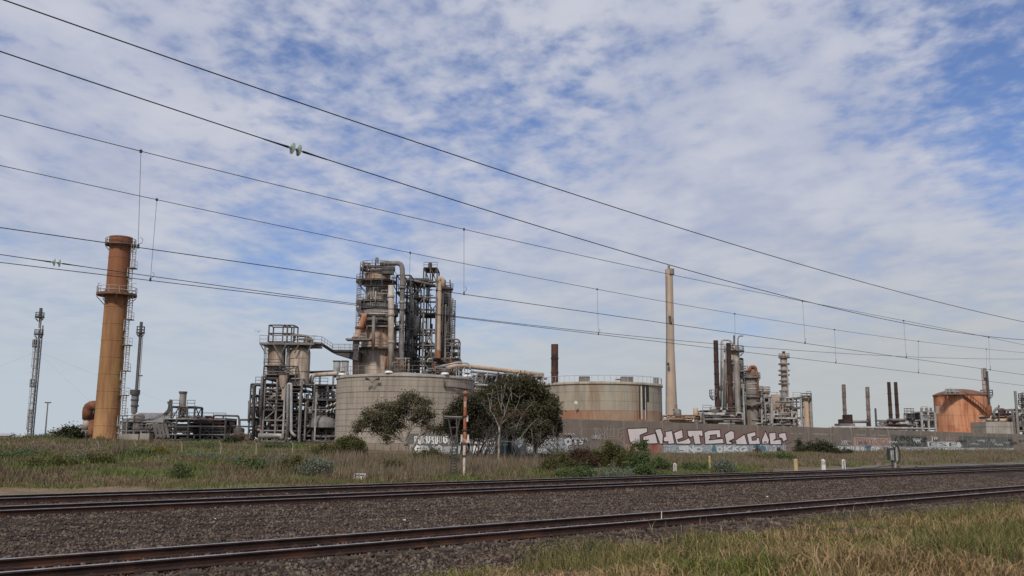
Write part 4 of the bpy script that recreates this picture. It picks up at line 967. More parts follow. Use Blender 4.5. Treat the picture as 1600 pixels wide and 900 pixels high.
def right_units():
    D = 205.
    b = P(1150, 660, D); b.z = 1.7
    for px, pw, w0, yt, y0, lab in ((1119.5, 7.5, 13, 532, 641, 'left dark brown stack with flared foot and a small side platform'), (1139.5, 7.5, 13, 536, 642, 'right dark brown stack with flared foot standing before the pale column')):
        rt, x = stack('brown_stack', lab, px + .3, pw, y0, yt, D - 6, RUSTD, w0=w0, flare=616, foot=2, hoops=(565, 584, 600), group='pair of dark brown flared stacks')
        sharp(MB().lathe((x, D - 6, P(px, 643, D - 6).z - 4), [(0, 0), (R_(13.5, D), 0), (R_(13.5, D), 4.3), (R_(11, D), 4.4)], 20).build('plinth', RUSTD, rt), 30)
        if px < 1130: ringdeck(rt, 1116, 619, 6, 15, D - 6, STEELG, rail=1.3, posts=6, rw=.05, a0=2, a1=5)
    r1 = thing('distillation_column', 'tall pale distillation column with gooseneck vents right behind the brown stacks', 'column', P(1146, 660, D))
    vessel(r1, 'column_shell', 1146.5, 20, 660, 538, D, CLADR, dome=1.5)
    vessel(r1, 'side_column', 1152, 9, 650, 560, D - 4, CLAD, dome=.5)
    for y in (549, 571, 598, 618): ringdeck(r1, 1147, y, 20, 31 if y != 571 else 28, D, STEELD, rail=1.1, posts=8, th_=.3, rw=.05)
    for y in (580, 606): ringdeck(r1, 1158, y, 4, 16, D - 3, STEELG, rail=1.1, posts=6, th_=.3, rw=.05)
    for pts, rr in (([(1126.5, 636), (1127, 533), (1131, 531), (1142, 532), (1146, 541)], .20), ([(1130, 640), (1130, 535)], .17), ([(1153, 545), (1153, 528), (1155, 525), (1161, 525)], .13), ([(1134, 640), (1134, 545)], .15)):
        MB().pipe([P(x, y, D - 2) for x, y in pts], rr, 10, .8).build('pipe', STEELL if rr > .16 else STEELG, r1, smooth_=True)
    member(r1, 'lightning_rod', P(1147, 540, D), P(1147, 524, D), .3, STEELD)
    clutter(r1, 1136, 1164, 655, 560, D - 4, 4, 111, 40, [STEELG, STEELD, CLAD, CLADR], vert=.7, bigs=5)
    vessel(r1, 'side_column', 1159, 6, 655, 604, D - 2, STEELG, dome=.5); vessel(r1, 'side_column', 1131, 4, 650, 575, D + 1, STEELG, dome=.3)
    frame(r1, 1140, 1162, 3, 656, 560, 7, D + 2, 4, STEELD, w=.26, brace=.5, deck=.7, seed=112, dmat=STEELD)
    r2 = thing('reactor_vessel', 'stout ringed vessel with a rust brown domed top in the right refinery block', 'vessel', P(1174, 660, D - 3))
    vessel(r2, 'shell', 1174.5, 20, 664, 586, D - 3, mat('vessel_grey', (.27, .245, .22), (.18, .16, .145), .6, .8, streak=(.17, .11, .08), sa=.8))
    vessel(r2, 'dome', 1174.8, 20.5, 592, 574, D - 3, mat('vessel_rust_dome', (.23, .12, .075), (.14, .08, .06), .7, .85, streak=(.12, .08, .06), sa=.6), dome=1.6)
    for y in (600, 608, 616): hoop(r2, 'band', 1174.5, y, 20, D - 3, STEELL, t=.1, h=.2)
    for y, wo in ((590, 28), (620, 27), (633, 31)): ringdeck(r2, 1174, y, 20, wo, D - 3, STEELG, rail=1.0, posts=8, th_=.28, rw=.05)
    MB().pipe([P(1171, 582, D - 4), P(1172, 573, D - 4), P(1180, 573, D - 4), P(1183, 590, D - 4), P(1184, 640, D - 4)], .35, 10, 1).build('pipe', RUST, r2, smooth_=True)
    MB().pipe([P(1168, 579, D - 4), P(1168, 571, D - 4)], .15, 8).build('vent_pipe', STEELL, r2)
    vessel(r2, 'side_pipe', 1162, 3, 650, 600, D - 5, STEELL, n=12)
    r3 = thing('distillation_column', 'slender pale column ringed by seven platforms above the right refinery block', 'column', P(1225, 660, D))
    vessel(r3, 'column_shell', 1226, 11, 664, 612, D, CLAD); vessel(r3, 'column_shell', 1225.3, 10.5, 614, 552, D, CLADR, dome=1.1)
    vessel(r3, 'top_nozzle', 1224.5, 4.5, 554, 549, D, RUSTD)
    for y in (558.5, 569, 579, 586, 595, 600, 611): ringdeck(r3, 1225, y, 10.5, 17 if y not in (595, 611) else 14, D, STEELG, rail=0 if y != 558.5 else .8, posts=6, th_=.3, rw=.04, brackets=False)
    vessel(r3, 'side_pipe', 1232, 2, 664, 570, D - 2, STEELL, n=10)
    r4 = thing('process_structure', 'wide steel pipe structure filling the right refinery block above the graffiti wall', 'steel structure', P(1210, 665, D))
    frame(r4, 1100, 1160, 7, 664, 646, 3, D - 7, 8, STEELG, w=.36, brace=.5, deck=.8, seed=121, dmat=STEELG)
    frame(r4, 1160, 1192, 4, 668, 612, 5, D - 2, 8, STEELD, w=.32, brace=.6, deck=.6, seed=122)
    frame(r4, 1190, 1252, 6, 668, 622, 4, D - 4, 9, STEELL, w=.34, brace=.5, deck=.7, seed=123, dmat=STEELG)
    frame(r4, 1098, 1112, 2, 656, 642, 2, D - 6, 5, STEELG, w=.26, brace=.3, deck=.8, seed=124)
    clutter(r4, 1096, 1162, 664, 645, D - 8, 4, 131, 50, [STEELG, STEELL, STEELD, CLADR], vert=.3, rr=(.12, .35), bigs=4)
    clutter(r4, 1160, 1200, 666, 612, D - 5, 6, 132, 56, [STEELG, STEELD, CLAD], vert=.5, bigs=5)
    vessel(r4, 'drum', 1213, 9, 655, 632, D - 2, CLAD, dome=.6); vessel(r4, 'drum', 1243, 7, 660, 640, D - 3, CLADR, dome=.5)
    clutter(r4, 1198, 1252, 666, 626, D - 6, 7, 133, 80, [STEELG, STEELD, CLAD, STEELL, CLADR], vert=.5, bigs=9)
    vessel(r4, 'small_vessel', 1195.5, 10, 630, 605, D - 1, CLADR, dome=.8); ringdeck(r4, 1195, 612, 8, 17, D - 1, STEELG, rail=1, posts=6, rw=.05)
    vessel(r4, 'white_riser', 1206, 2.6, 662, 622, D - 6, STEELL, n=10)
    MB().pipe([P(1206, 662, D - 6), P(1206, 624, D - 6)], .3, 8).build('pipe', STEELL, r4)
    r5 = thing('upright_vessel', 'short beige upright vessel at the right end of the right refinery block', 'vessel', P(1260, 664, D - 4))
    vessel(r5, 'shell', 1260, 8, 668, 620, D - 4, BEIGE, dome=.5); vessel(r5, 'shell', 1267, 5, 668, 622, D - 4, CLAD, dome=.4)
    frame(r5, 1254, 1268, 3, 668, 620, 4, D - 3, 4, STEELD, w=.24, brace=.3, deck=.4, seed=141)
    ringdeck(r5, 1260, 622, 8, 17, D - 4, STEELG, rail=1, posts=6, rw=.05)
    r6 = thing('pipe_bundle', 'low bundle of pale pipes lying along the wall foot of the concrete chimney', 'pipes', P(1075, 655, 200))
    clutter(r6, 1034, 1100, 659, 647, 196, 6, 142, 30, [STEELG, CLADR, BEIGE, STEELL, RUST], vert=.12, rr=(.12, .3), bigs=3)
    frame(r6, 1036, 1098, 6, 660, 650, 2, 199, 4, STEELG, w=.25, brace=.2, deck=.3, seed=143, rail=False)
right_units()

def far_right():
    D = 215.
    GS = mat('stack_grey_rust', (.20, .15, .13), (.11, .08, .07), 1.2, .85, c3=(.28, .22, .19))
    for px, w, y0, y1, mt, lab, w0 in ((1319.5, 5.4, 668, 601, GS, 'lone rusty stack on a stepped brown base right of the graffiti wall bush', 6), (1356.5, 5.4, 668, 605, GS, 'rusty stack with flared foot standing alone between the lone stack and the twin stacks', 6.5),
                                ):
        rt, x = stack('rusty_stack', lab, px, w, y0, y1, D, mt, w0=w0, hoops=(620, 640), group='small stacks above the right part of the wall', foot=2)
        vessel(rt, 'top_section', px - .7, w * .95, 622, y1 - .3, D, RUSTD, n=16)
        vessel(rt, 'foot_cone', px + .8, 10, 672, 655, D, RUSTD, w1=6, n=16)
    rt = thing('stack_base', 'stepped brown furnace casing at the foot of the leftmost rusty stack', 'furnace', P(1321, 666, D - 3))
    for dx, w, y0, y1 in ((0, 22, 715, 662), (0, 13, 662, 655), (3, 6, 655, 648)):
        p = P(1321 + dx, (y0 + y1) / 2, D - 3); z0, z1 = P(1321, y0, D - 3).z, P(1321, y1, D - 3).z; MB().box((p.x, D - 3, (z0 + z1) / 2), (w * D / f, 4, z1 - z0)).build('casing', RUSTD if w < 20 else STEELG, rt)
    MB().pipe([P(1328, 665, D - 3), P(1330, 659, D - 3), P(1356, 659, D - 3)], .3, 8, .6).build('pipe', STEELG, rt, smooth_=True)
    stack('vent_pipe', 'short thin black vent pipe between the rusty stack and the twin stacks', 1368.6, 3, 668, 638, D, STEELD, group='small stacks above the right part of the wall', cat='vent pipe')
    for px, lab in ((1390.7, 'left of the two tall black twin stacks standing close together'), (1401.3, 'right of the two tall black twin stacks standing close together')):
        rt, x = stack('twin_stack', lab, px, 5.2, 668, 597, D, RUSTD, w0=6.4, hoops=(615, 632, 648), group='two black twin stacks', foot=2)
        vessel(rt, 'foot_cone', px + .9, 11, 672, 654, D, GS, w1=6.5, n=16)
    rt = thing('pump_unit', 'low grey pipe and platform cluster between the twin stacks and the orange tank', 'process unit', P(1425, 668, D))
    vessel(rt, 'drum', 1421, 7, 668, 645, D, STEELG, dome=.5); ringdeck(rt, 1420.5, 646, 6, 15, D, STEELG, rail=1.1, posts=8, rw=.06); ringdeck(rt, 1421, 653, 6, 17, D, STEELD, rail=.9, posts=8, rw=.06)
    clutter(rt, 1372, 1445, 671, 655, D - 1, 4, 151, 60, [STEELG, STEELL, STEELD, RUSTD], vert=.2, rr=(.12, .3), bigs=4)
    frame(rt, 1440, 1461, 3, 670, 644, 3, D, 5, STEELL, w=.42, brace=.9, deck=.9, seed=152)
    clutter(rt, 1438, 1462, 670, 646, D, 5, 153, 14, [STEELG, STEELL], vert=.6, bigs=2)
    for px in (1440, 1447.5, 1454.5): member(rt, 'vent_pipe', P(px, 643, D), P(px, 637, D), .4, STEELG)
    MB().pipe([P(1300, 667.5, D - 9), P(1350, 668, D - 9), P(1440, 670, D - 9)], .28, 8).build('wall_top_pipe', STEELL, rt, smooth_=True)
    for px in (1302, 1330, 1360, 1395, 1430): q = P(px, 668, D - 9); member(rt, 'support_post', (q.x, D - 9, 1.0), (q.x, D - 9, q.z), .25, STEELG)
    # orange tank
    Dt = 225.;  px = 1502.5; b, _ = vloc(px, 680, 620, Dt); b.z = 1.0; r = R_(77.5, Dt)
    rt = thing('storage_tank', 'bright rust orange storage tank with domed roof and spiral stair at the right', 'tank', b)
    OR = mat('orange_rust_plate', (.56, .235, .115), (.62, .33, .20), .5, .85, squash=.12, streak=(.27, .085, .04), sa=.85, bump=.15, c3=(.40, .13, .055))
    OD = mat('orange_tank_roof', (.20, .095, .06), (.13, .07, .05), .6, .9)
    zt = P(px, 615.5, Dt - r).z; n = 5; h = zt - b.z
    for k in range(n): MB().lathe((b.x, b.y, b.z + h * k / n), [(r - .1, 0), (r - .012 * k, 0), (r - .012 * k, h / n - .03), (r - .1, h / n - .03)], 72).build('shell_course', OR, rt, smooth_=False)
    rise = P(px + 5, 607, Dt - r * .3).z - zt - .1
    MB().lathe((b.x, b.y, zt), [(r + .12, -.2), (r + .12, .05), (r * .8, rise * .45), (r * .5, rise * .8), (r * .2, rise), (0, rise * 1.02)], 64).build('roof', OD, rt, smooth_=True)
    pts = []
    for k in range(15):
        t = k / 14; q = 1490 + (1541 - 1490) * t; yy = 618 + (665 - 618) * t; a = math.asin(max(-.99, min(.99, (q - px) / 38.9))); rr = r + .45; y_ = b.y - math.cos(a) * rr
        pts.append(Vector((b.x + math.sin(a) * rr, y_, P(q, yy, y_).z)))
    mb = MB(); m2 = MB()
    for a, c in zip(pts[:-1], pts[1:]):
        mb.bar(a, c, .35); m2.bar(a + Vector((0, -.3, 1.0)), c + Vector((0, -.3, 1.0)), .12); m2.bar(a + Vector((0, -.3, 0)), a + Vector((0, -.3, 1)), .1)
    o = mb.build('spiral_stair', RUST, rt); m2.build('handrail', RUST, o)
    o = MB().box(P(1488, 616, Dt - r * .9), (5, 2, .2)).build('roof_platform', STEELG, rt); railing(o, [P(1478, 616, Dt - r * .95), P(1500, 616, Dt - r * .95)], 1.2, STEELL, w=.12, step=1)
    for q in (1478, 1483, 1490): MB().pipe([P(q, 616, Dt - r * .7), P(q, 608, Dt - r * .7), P(q + 5, 608, Dt - r * .7), P(q + 5, 613, Dt - r * .7)], .28, 8, .5).build('vent_pipe', STEELL, rt, smooth_=True)
    MB().box(P(1464.5, 640, Dt - r * .2 - 2), (.8, .2, 1.8)).build('sign_plate', CONC, rt)
    # pale stack right of it
    rt, x = stack('pale_stack', 'pale ribbed stack rising right beside the orange tank with a platform halfway up', 1541.5, 8, 690, 576, 222., CLADR, w0=9, hoops=(600, 628, 640), foot=1)
    vessel(rt, 'cap_pipe', 1538.6, 3.6, 590, 575, 221., CLAD, n=12); ringdeck(rt, 1542, 617, 8, 18, 222., STEELG, rail=1.1, posts=8, rw=.07)
    vessel(rt, 'side_duct', 1545, 3.2, 660, 580, 220.5, STEELD, n=12)
    # concrete cold box at the right edge
    D3 = 212.; rt = thing('concrete_building', 'low grey block building with rusty roof pipes right of the orange tank', 'building', P(1566, 676, D3))
    a, c = P(1540, 660, D3), P(1589, 660, D3); z0, z1, z2 = 1.0, P(1565, 667, D3).z, P(1565, 659, D3).z
    for k in range(5):
        for j, (q0, q1) in enumerate(((z0, z0 + (z1 - z0) * .5), (z0 + (z1 - z0) * .5, z1), (z1, z2))):
            w = (c.x - a.x) / 5; MB().box((a.x + w * (k + .5), D3 + 4, (q0 + q1) / 2), (w - .05, 8, q1 - q0 - .06)).build('wall_or_shade_panel', mat('block_wall', (.36, .33, .29), (.28, .26, .23), .6, .9, streak=(.2, .17, .14), sa=.5, island=.08), rt)
    clutter(rt, 1543, 1585, 660, 646, D3 + 1, 4, 161, 30, [RUST, RUSTD, STEELG, BEIGE, CLADR], vert=.3, rr=(.15, .4), bigs=5)
    MB().pipe([P(1555, 655, D3), P(1552, 644, D3), P(1558, 637, D3), P(1562, 642, D3)], .3, 8, .8).build('pipe', STEELG, rt, smooth_=True); member(rt, 'post', P(1561, 658, D3), P(1560.5, 633, D3), .25, STEELD)
    rt = thing('process_structure', 'steel pipe structure with a slim pale stack cut off by the right picture edge', 'steel structure', P(1595, 676, D3))
    frame(rt, 1584, 1640, 5, 680, 640, 4, D3, 6, STEELG, w=.36, brace=.5, deck=.6, seed=171); clutter(rt, 1586, 1640, 676, 640, D3 - 1, 5, 172, 36, [STEELG, STEELL, STEELD, CLAD], vert=.5, bigs=6)
    vessel(rt, 'slim_stack', 1588, 4, 660, 611, D3 - 1, CLAD, n=16); vessel(rt, 'tall_vessel', 1602, 10, 670, 612, D3 + 1, CLAD, dome=.7)
    for y in (622, 632): ringdeck(rt, 1601, y, 9, 18, D3 + 1, STEELD, rail=1, posts=8, rw=.06)
far_right()

# ============================================================ boundary wall with graffiti
WA0 = P(1000, 685, 88.); WD = Vector((math.sin(math.radians(43)), math.cos(math.radians(43)), 0)); WN = Vector((WD.y, -WD.x, 0))   # WN points to the tracks
WTOP = 3.66
def wallpt(px, py, off=.02):
    d = Vector(ray(px, py)); o = Vector(CAM); k = ((WA0 + WN * off) - o).dot(WN) / d.dot(WN); return o + d * k
def wp(s, z, off=0.): v = WA0 + WD * s + WN * off; return Vector((v.x, v.y, z))
WALLM = mat('precast_wall', (.26, .208, .168), (.205, .168, .14), .3, .95, squash=2, streak=(.15, .125, .105), sa=.5, bump=.3, island=.06)
POSTM = mat('wall_post', (.30, .26, .22), (.24, .2, .17), 1, .95)
FENCEWALL = thing('boundary_wall', 'long brown precast concrete wall covered with graffiti running to the right picture edge', 'wall', wp(20, .5))
def build_wall():
    w = FENCEWALL; bay = 6.25
    s0 = (wallpt(975, 685) - WA0).dot(WD) - 5 * bay
    ang = math.atan2(WD.y, WD.x); me = None; pm = None
    zs = [0.1, 1.18, 2.02, 2.85, WTOP]
    mes = {}
    for k in range(30):
        sA = s0 + k * bay
        if sA < (wallpt(795, 685) - WA0).dot(WD): continue
        c = wp(sA, 1.9, -.055)
        if pm is None: o = MB().box(c, (.22, .26, 3.62), ang).build('post', POSTM, w); pm = (o.data, c)
        else: o = bpy.data.objects.new('post', pm[0]); COL.objects.link(o); o.parent = w; o.location = c - pm[1]
        for j in range(4):
            h = zs[j + 1] - zs[j] - .025; c = wp(sA + bay / 2, (zs[j] + zs[j + 1]) / 2, -.012 * (j % 2))
            if j not in mes: o = MB().box(c, (bay - .24, .12, h), ang).build('panel', WALLM, w); mes[j] = (o.data, c)
            else: o = bpy.data.objects.new('panel', mes[j][0]); COL.objects.link(o); o.parent = w; o.location = c - mes[j][1]
build_wall()
PINK = mat('graffiti_pale_pink', (.84, .74, .71), (.76, .67, .64), .6, .9, bump=0)
MAROON = mat('graffiti_maroon', (.27, .15, .125), (.235, .165, .135), .8, .9, bump=0)
BLK = mat('graffiti_black', (.03, .022, .026), (.04, .03, .03), 1, .9, bump=0)
WHT = mat('graffiti_white', (.74, .74, .72), (.6, .62, .61), 1.2, .9, bump=0)
BLU = mat('graffiti_grey_blue', (.47, .50, .50), (.34, .38, .39), 1.4, .9, bump=0, c3=(.55, .56, .55))
TEAL = mat('graffiti_teal', (.12, .26, .30), (.10, .2, .25), .9, .9, bump=0)
SALM = mat('graffiti_salmon', (.50, .34, .28), (.44, .30, .25), .9, .9, bump=0)
DKG = mat('graffiti_dark_green', (.14, .145, .125), (.11, .115, .1), .5, .9, bump=0)
ORG = mat('graffiti_orange_pink', (.42, .22, .16), (.38, .25, .2), .9, .9, bump=0, c3=(.3, .1, .07))
def face(mb, pix, off, wf=None):
    wf = wf or wallpt; pts = [wf(x, y, off) for x, y in pix]; o = len(mb.v); mb.v += [tuple(p) for p in pts]; mb.f.append(tuple(range(o, o + len(pts)))); mb.mi.append(0)
def strokes(mb, pix, wpx, off, closed=True, wf=None):
    wf = wf or wallpt; n = len(pix)
    for i in range(n if closed else n - 1):
        a, b = pix[i], pix[(i + 1) % n]; dx, dy = b[0] - a[0], b[1] - a[1]; l = math.hypot(dx, dy) or 1; ux, uy = dx / l, dy / l; nx, ny = -uy * wpx / 2, ux * wpx / 2; e = wpx * .35
        face(mb, [(a[0] - ux * e + nx, a[1] - uy * e + ny), (a[0] - ux * e - nx, a[1] - uy * e - ny), (b[0] + ux * e - nx, b[1] + uy * e - ny), (b[0] + ux * e + nx, b[1] + uy * e + ny)], off + .0015 * (i % 3), wf)
def graf(parts, parent=None, wf=None):
    for mt, pix, off in parts:
        mb = MB(); face(mb, pix, off, wf); mb.build('graffiti', mt, parent or FENCEWALL)
def Z1(l): return [(920 + x / 10, 650 + y / 10) for x, y in l]
def Z2(l): return [(1070 + x / 9.41, 650 + y / 9.41) for x, y in l]
LET = [Z1([(600, 198), (915, 185), (918, 250), (800, 300), (805, 430), (735, 430), (690, 440), (640, 400)]),
       Z1([(845, 320), (1040, 268), (1082, 430), (870, 436), (858, 415), (935, 375), (850, 382)]),
       Z1([(1030, 212), (1128, 195), (1162, 300), (1155, 440), (1110, 437), (1075, 330)]), Z1([(1195, 245), (1300, 228), (1342, 432), (1235, 440), (1240, 400), (1170, 400), (1165, 335), (1200, 318)]),
       Z1([(1328, 262), (1460, 210), (1476, 340), (1385, 368), (1402, 400), (1500, 372), (1560, 340), (1600, 400), (1580, 440), (1372, 436)]),
       Z2([(35, 212), (262, 208), (266, 300), (240, 300), (215, 282), (240, 412), (145, 415), (120, 292), (90, 320), (48, 292)]),
       Z2([(285, 240), (350, 210), (520, 200), (531, 315), (470, 320), (465, 272), (370, 285), (382, 320), (355, 352), (562, 330), (577, 402), (300, 416)]),
       Z2([(585, 270), (680, 212), (725, 232), (732, 330), (655, 370), (690, 392), (880, 266), (922, 420), (758, 420), (750, 372), (680, 415), (612, 416)]),
       Z2([(910, 262), (1040, 230), (1046, 290), (985, 310), (992, 358), (1050, 352), (1060, 315), (1092, 315), (1112, 412), (945, 420)]),
       Z2([(1185, 220), (1242, 350), (1230, 410), (1137, 410), (1130, 350)]),
       Z2([(1235, 250), (1335, 240), (1342, 330), (1305, 360), (1370, 345), (1415, 345), (1425, 420), (1255, 420)]),
       Z2([(1380, 260), (1480, 240), (1506, 350), (1445, 380), (1430, 330), (1390, 322)])]
def graffiti_main():
    graf([(MAROON, Z1([(560, 200), (600, 185), (930, 180), (935, 245), (1030, 200), (1165, 185), (1200, 235), (1330, 235), (1460, 200), (1500, 205), (1500, 440), (560, 440)]), .075),
          (MAROON, [(1070, 671), (1130, 669.5), (1150, 673), (1190, 672.5), (1234, 675), (1238, 690), (1226, 694.5), (1070, 694.3)], .075),
          (ORG, Z1([(560, 440), (1150, 440), (1150, 640), (1000, 620), (560, 560)]), .073)])
    for l in LET:
        mb = MB(); face(mb, l, .085); mb.build('graffiti_letter', PINK, FENCEWALL)
        mb = MB(); strokes(mb, l, 1.25, .090); mb.build('graffiti_outline', BLK, FENCEWALL)
    for l in (Z2([(1165, 375), (1200, 375), (1210, 390), (1160, 392)]), Z2([(660, 360), (700, 350), (690, 385)])):
        mb = MB(); face(mb, l, .096); mb.build('graffiti_letter_counter', BLK, FENCEWALL)
    # white scrawl left of the big letters
    W_ = [[(85, 190), (130, 370)], [(120, 200), (100, 390)], [(85, 190), (125, 185)], [(125, 185), (190, 385)], [(170, 190), (220, 300)], [(235, 160), (245, 290), (255, 380)], [(300, 150), (280, 260), (300, 390)], [(245, 290), (300, 150)], [(345, 150), (320, 330)], [(390, 180), (390, 350)], [(320, 330), (440, 320)], [(465, 200), (455, 370)], [(465, 210), (540, 190)], [(470, 270), (520, 260)], [(160, 290), (240, 290)], [(520, 300), (490, 380), (540, 420)]]
    for l in W_:
        mb = MB(); strokes(mb, Z1(l), .9, .08, False); mb.build('graffiti_scrawl', SALM if l[0][0] > 440 else mat('faded_white', (.42, .37, .34), (.36, .3, .28), 2, .9), FENCEWALL)
graffiti_main()
GLY = [[[(0, 0), (0, 1), (.8, .95), (.8, .55), (.1, .5), (.9, 0)]], [[(.9, .95), (.1, .9), (.1, .5), (.85, .45), (.85, .05), (0, 0)]], [[(0, 0), (.45, 1), (.9, 0)], [(.2, .4), (.7, .4)]],
       [[(.9, 1), (.1, .9), (0, .1), (.9, 0)], [(.1, .5), (.7, .5)]], [[(0, 0), (.1, 1)], [(.9, 1), (.1, .5), (.9, 0)]], [[(.1, .1), (0, .8), (.5, 1), (.9, .7), (.85, .15), (.4, 0), (.1, .1)]],
       [[(0, 1), (.95, 1)], [(.5, 1), (.45, 0)]], [[(0, 0), (0, 1), (.9, 0), (.9, 1)]], [[(.85, .8), (.4, 1), (0, .6), (.1, .1), (.6, 0), (.9, .35), (.55, .4)]], [[(0, 1), (.1, .1), (.5, 0), (.85, .2), (.8, 1)]]]
def bubble(mb, mo, cx, cy, w, h, r, off, wf=None, line=1.2):
    """one throw-up letter: fat strokes over a wider dark outline"""
    g = r.choice(GLY); th_ = min(h * .30, w * .34); sl = r.uniform(-.12, .12) * w
    for pl in g:
        pts = [(cx + (x - .45) * (w - th_) * 1.05 + sl * (y - .5) + r.uniform(-.05, .05) * w, cy - (y - .5) * (h - th_) + r.uniform(-.05, .05) * h) for x, y in pl]
        strokes(mo, pts, th_ + line, off, False, wf); strokes(mb, pts, th_, off + .008, False, wf)
def throwups(x0, x1, yt, yb, n, mats, seed, off=.08, wf=None, parent=None, outline=None, gap=1.02):
    r = random.Random(seed); cx = x0; ws = [r.uniform(.7, 1.3) for _ in range(n)]; sc = (x1 - x0) / sum(ws)
    for k in range(n):
        w = ws[k] * sc; t = (cx + w / 2 - x0) / (x1 - x0); mb, mo = MB(), MB(); a = yt[0] + (yt[1] - yt[0]) * t; b = yb[0] + (yb[1] - yb[0]) * t
        bubble(mb, mo, cx + w / 2, (a + b) / 2 + r.uniform(-.06, .06) * (b - a), w * gap, (b - a) * r.uniform(.85, 1.05), r, off + .002 * (k % 3), wf, line=.9)
        cx += w
        mb.build('graffiti_letter', r.choice(mats), parent or FENCEWALL); mo.build('graffiti_outline', outline or BLK, parent or FENCEWALL)
def text(s, x0, x1, yt, yb, mt, off, parent=None, wf=None, slant=0):
    """lettering: the built-in font turned into a mesh and laid on the wall between picture columns x0 and x1"""
    cu = bpy.data.curves.new('t', 'FONT'); cu.body = s; cu.resolution_u = 2
    o = bpy.data.objects.new('t', cu); COL.objects.link(o); bpy.context.view_layer.update()
    me = bpy.data.meshes.new_from_object(o.evaluated_get(bpy.context.evaluated_depsgraph_get())); bpy.data.objects.remove(o)
    V = [tuple(v.co) for v in me.vertices]; xs = [v[0] for v in V]; ys = [v[1] for v in V]; ax, bx, ay, by = min(xs), max(xs), min(ys), max(ys)
    mb = MB(); wf = wf or wallpt
    for v in V:
        t = (v[0] - ax) / (bx - ax); u = (v[1] - ay) / (by - ay); a = yt[0] + (yt[1] - yt[0]) * t; b = yb[0] + (yb[1] - yb[0]) * t
        mb.v.append(tuple(wf(x0 + (x1 - x0) * t + slant * u, b + (a - b) * u, off)))
    for p in me.polygons: mb.f.append(tuple(p.vertices)); mb.mi.append(0)
    bpy.data.meshes.remove(me)
    return mb.build('graffiti_lettering', mt, parent or FENCEWALL, kind='stuff')
def graffiti_rest():
    # painted lower band
    graf([(BLU, [(1035, 694.5), (1228, 694.8), (1228, 706), (1035, 710)], .07),
          (BLU, [(1285, 696.5), (1392, 697), (1392, 710.5), (1285, 711)], .07), (SALM, [(1334, 683), (1392, 684.5), (1392, 697), (1334, 696.5)], .07),
          (DKG, [(1392, 679), (1448, 680.5), (1448, 698.3), (1392, 697.6)], .07), (DKG, [(1498, 681), (1583, 683.5), (1583, 700), (1498, 699.5)], .068),
          (BLU, [(1392, 698), (1584, 700), (1584, 706.5), (1392, 710)], .068), (WHT, [(1449, 690), (1500, 690.5), (1503, 697), (1500, 699), (1450, 698)], .078),
          (SALM, [(1583.5, 703), (1592.5, 703.5), (1592.5, 708), (1583.5, 708)], .07)])
    throwups(1036, 1226, (695.5, 695.5), (709, 705), 17, [BLU, BLU, WHT, TEAL], 5, outline=mat('graffiti_grey_line', (.16, .19, .2), (.12, .15, .17), 2, .9, bump=0))
    throwups(1290, 1345, (697, 697), (709, 709), 6, [WHT, WHT, BLU], 6); throwups(1345, 1388, (697, 697), (709, 709), 6, [BLU, TEAL, WHT, SALM], 8)
    throwups(1396, 1424, (699, 699), (708, 707), 4, [BLU, SALM], 9); throwups(1424, 1472, (700, 700), (709, 708), 6, [BLU, mat('graffiti_mauve', (.24, .17, .18), (.2, .15, .16), 1, .9, bump=0)], 10)
    throwups(1474, 1514, (699, 700), (712, 711), 4, [BLU, WHT], 11, gap=1.1); throwups(1515, 1580, (700, 701), (708, 706.5), 9, [WHT, BLU, SALM], 12)
    graf([(BLK, [(1470, 709), (1516, 709), (1512, 711), (1500, 710.4), (1484, 712), (1472, 711)], .13)])
    text('TERMAX-ORCAS', 1336, 1390, (684.5, 685.5), (695.5, 696), MAROON, .085)
    text('6S', 1397, 1412, (681, 681), (696, 696), BLK, .085); text('BSCH', 1416, 1446, (682, 682.5), (696.5, 697), BLK, .085)
    text('JR', 1454, 1467, (682.5, 683), (690.5, 690.5), WHT, .085); text('EPIC', 1478, 1494, (683, 683.5), (689, 689.5), SALM, .085); text('ESE', 1452, 1496, (691, 691.5), (697, 697.5), DKG, .09)
    text('XPK', 1314, 1325, (688, 688), (695, 695), WHT, .08)
    throwups(1510, 1560, (684, 685), (699, 699), 5, [mat('graffiti_dark_grey', (.17, .175, .165), (.13, .14, .13), .6, .9, bump=0)], 14, outline=mat('graffiti_green_line', (.09, .1, .09), (.07, .08, .07), 1, .9, bump=0))
    graf([(WHT, [(775, 681), (846, 680), (870, 684), (868, 708), (790, 712), (772, 702)], .07)])
    throwups(776, 868, (681, 682), (694, 694), 8, [WHT, WHT, mat('graffiti_pale_green', (.42, .5, .44), (.36, .44, .4), 1, .9, bump=0)], 21, outline=BLK); throwups(776, 905, (695, 695), (711, 710), 8, [WHT, BLU, TEAL], 22)
    throwups(870, 912, (683, 683), (696, 696), 4, [WHT, BLU], 23)
graffiti_rest()
def tags():
    r = random.Random(77); FW = mat('faded_white', (.42, .37, .34)); GB = mat('graffiti_faint_grey', (.36, .35, .33), (.3, .28, .26), 2, .9, bump=0)
    for k in range(34):
        x = r.uniform(1262, 1600) if k < 26 else r.uniform(880, 930); y = r.uniform(680, 690) + (x - 1262) * .012; h = r.uniform(3, 7); w = r.uniform(6, 14); pts = [(x + w * i / 7 + r.uniform(-1, 1), y + (h if i % 2 else 0) * r.uniform(.5, 1)) for i in range(8)]
        mb = MB(); strokes(mb, pts, r.uniform(.45, .9), .10, False); mb.build('graffiti_scrawl', r.choice([FW, GB, GB, WHT, BLK]), FENCEWALL)
tags()
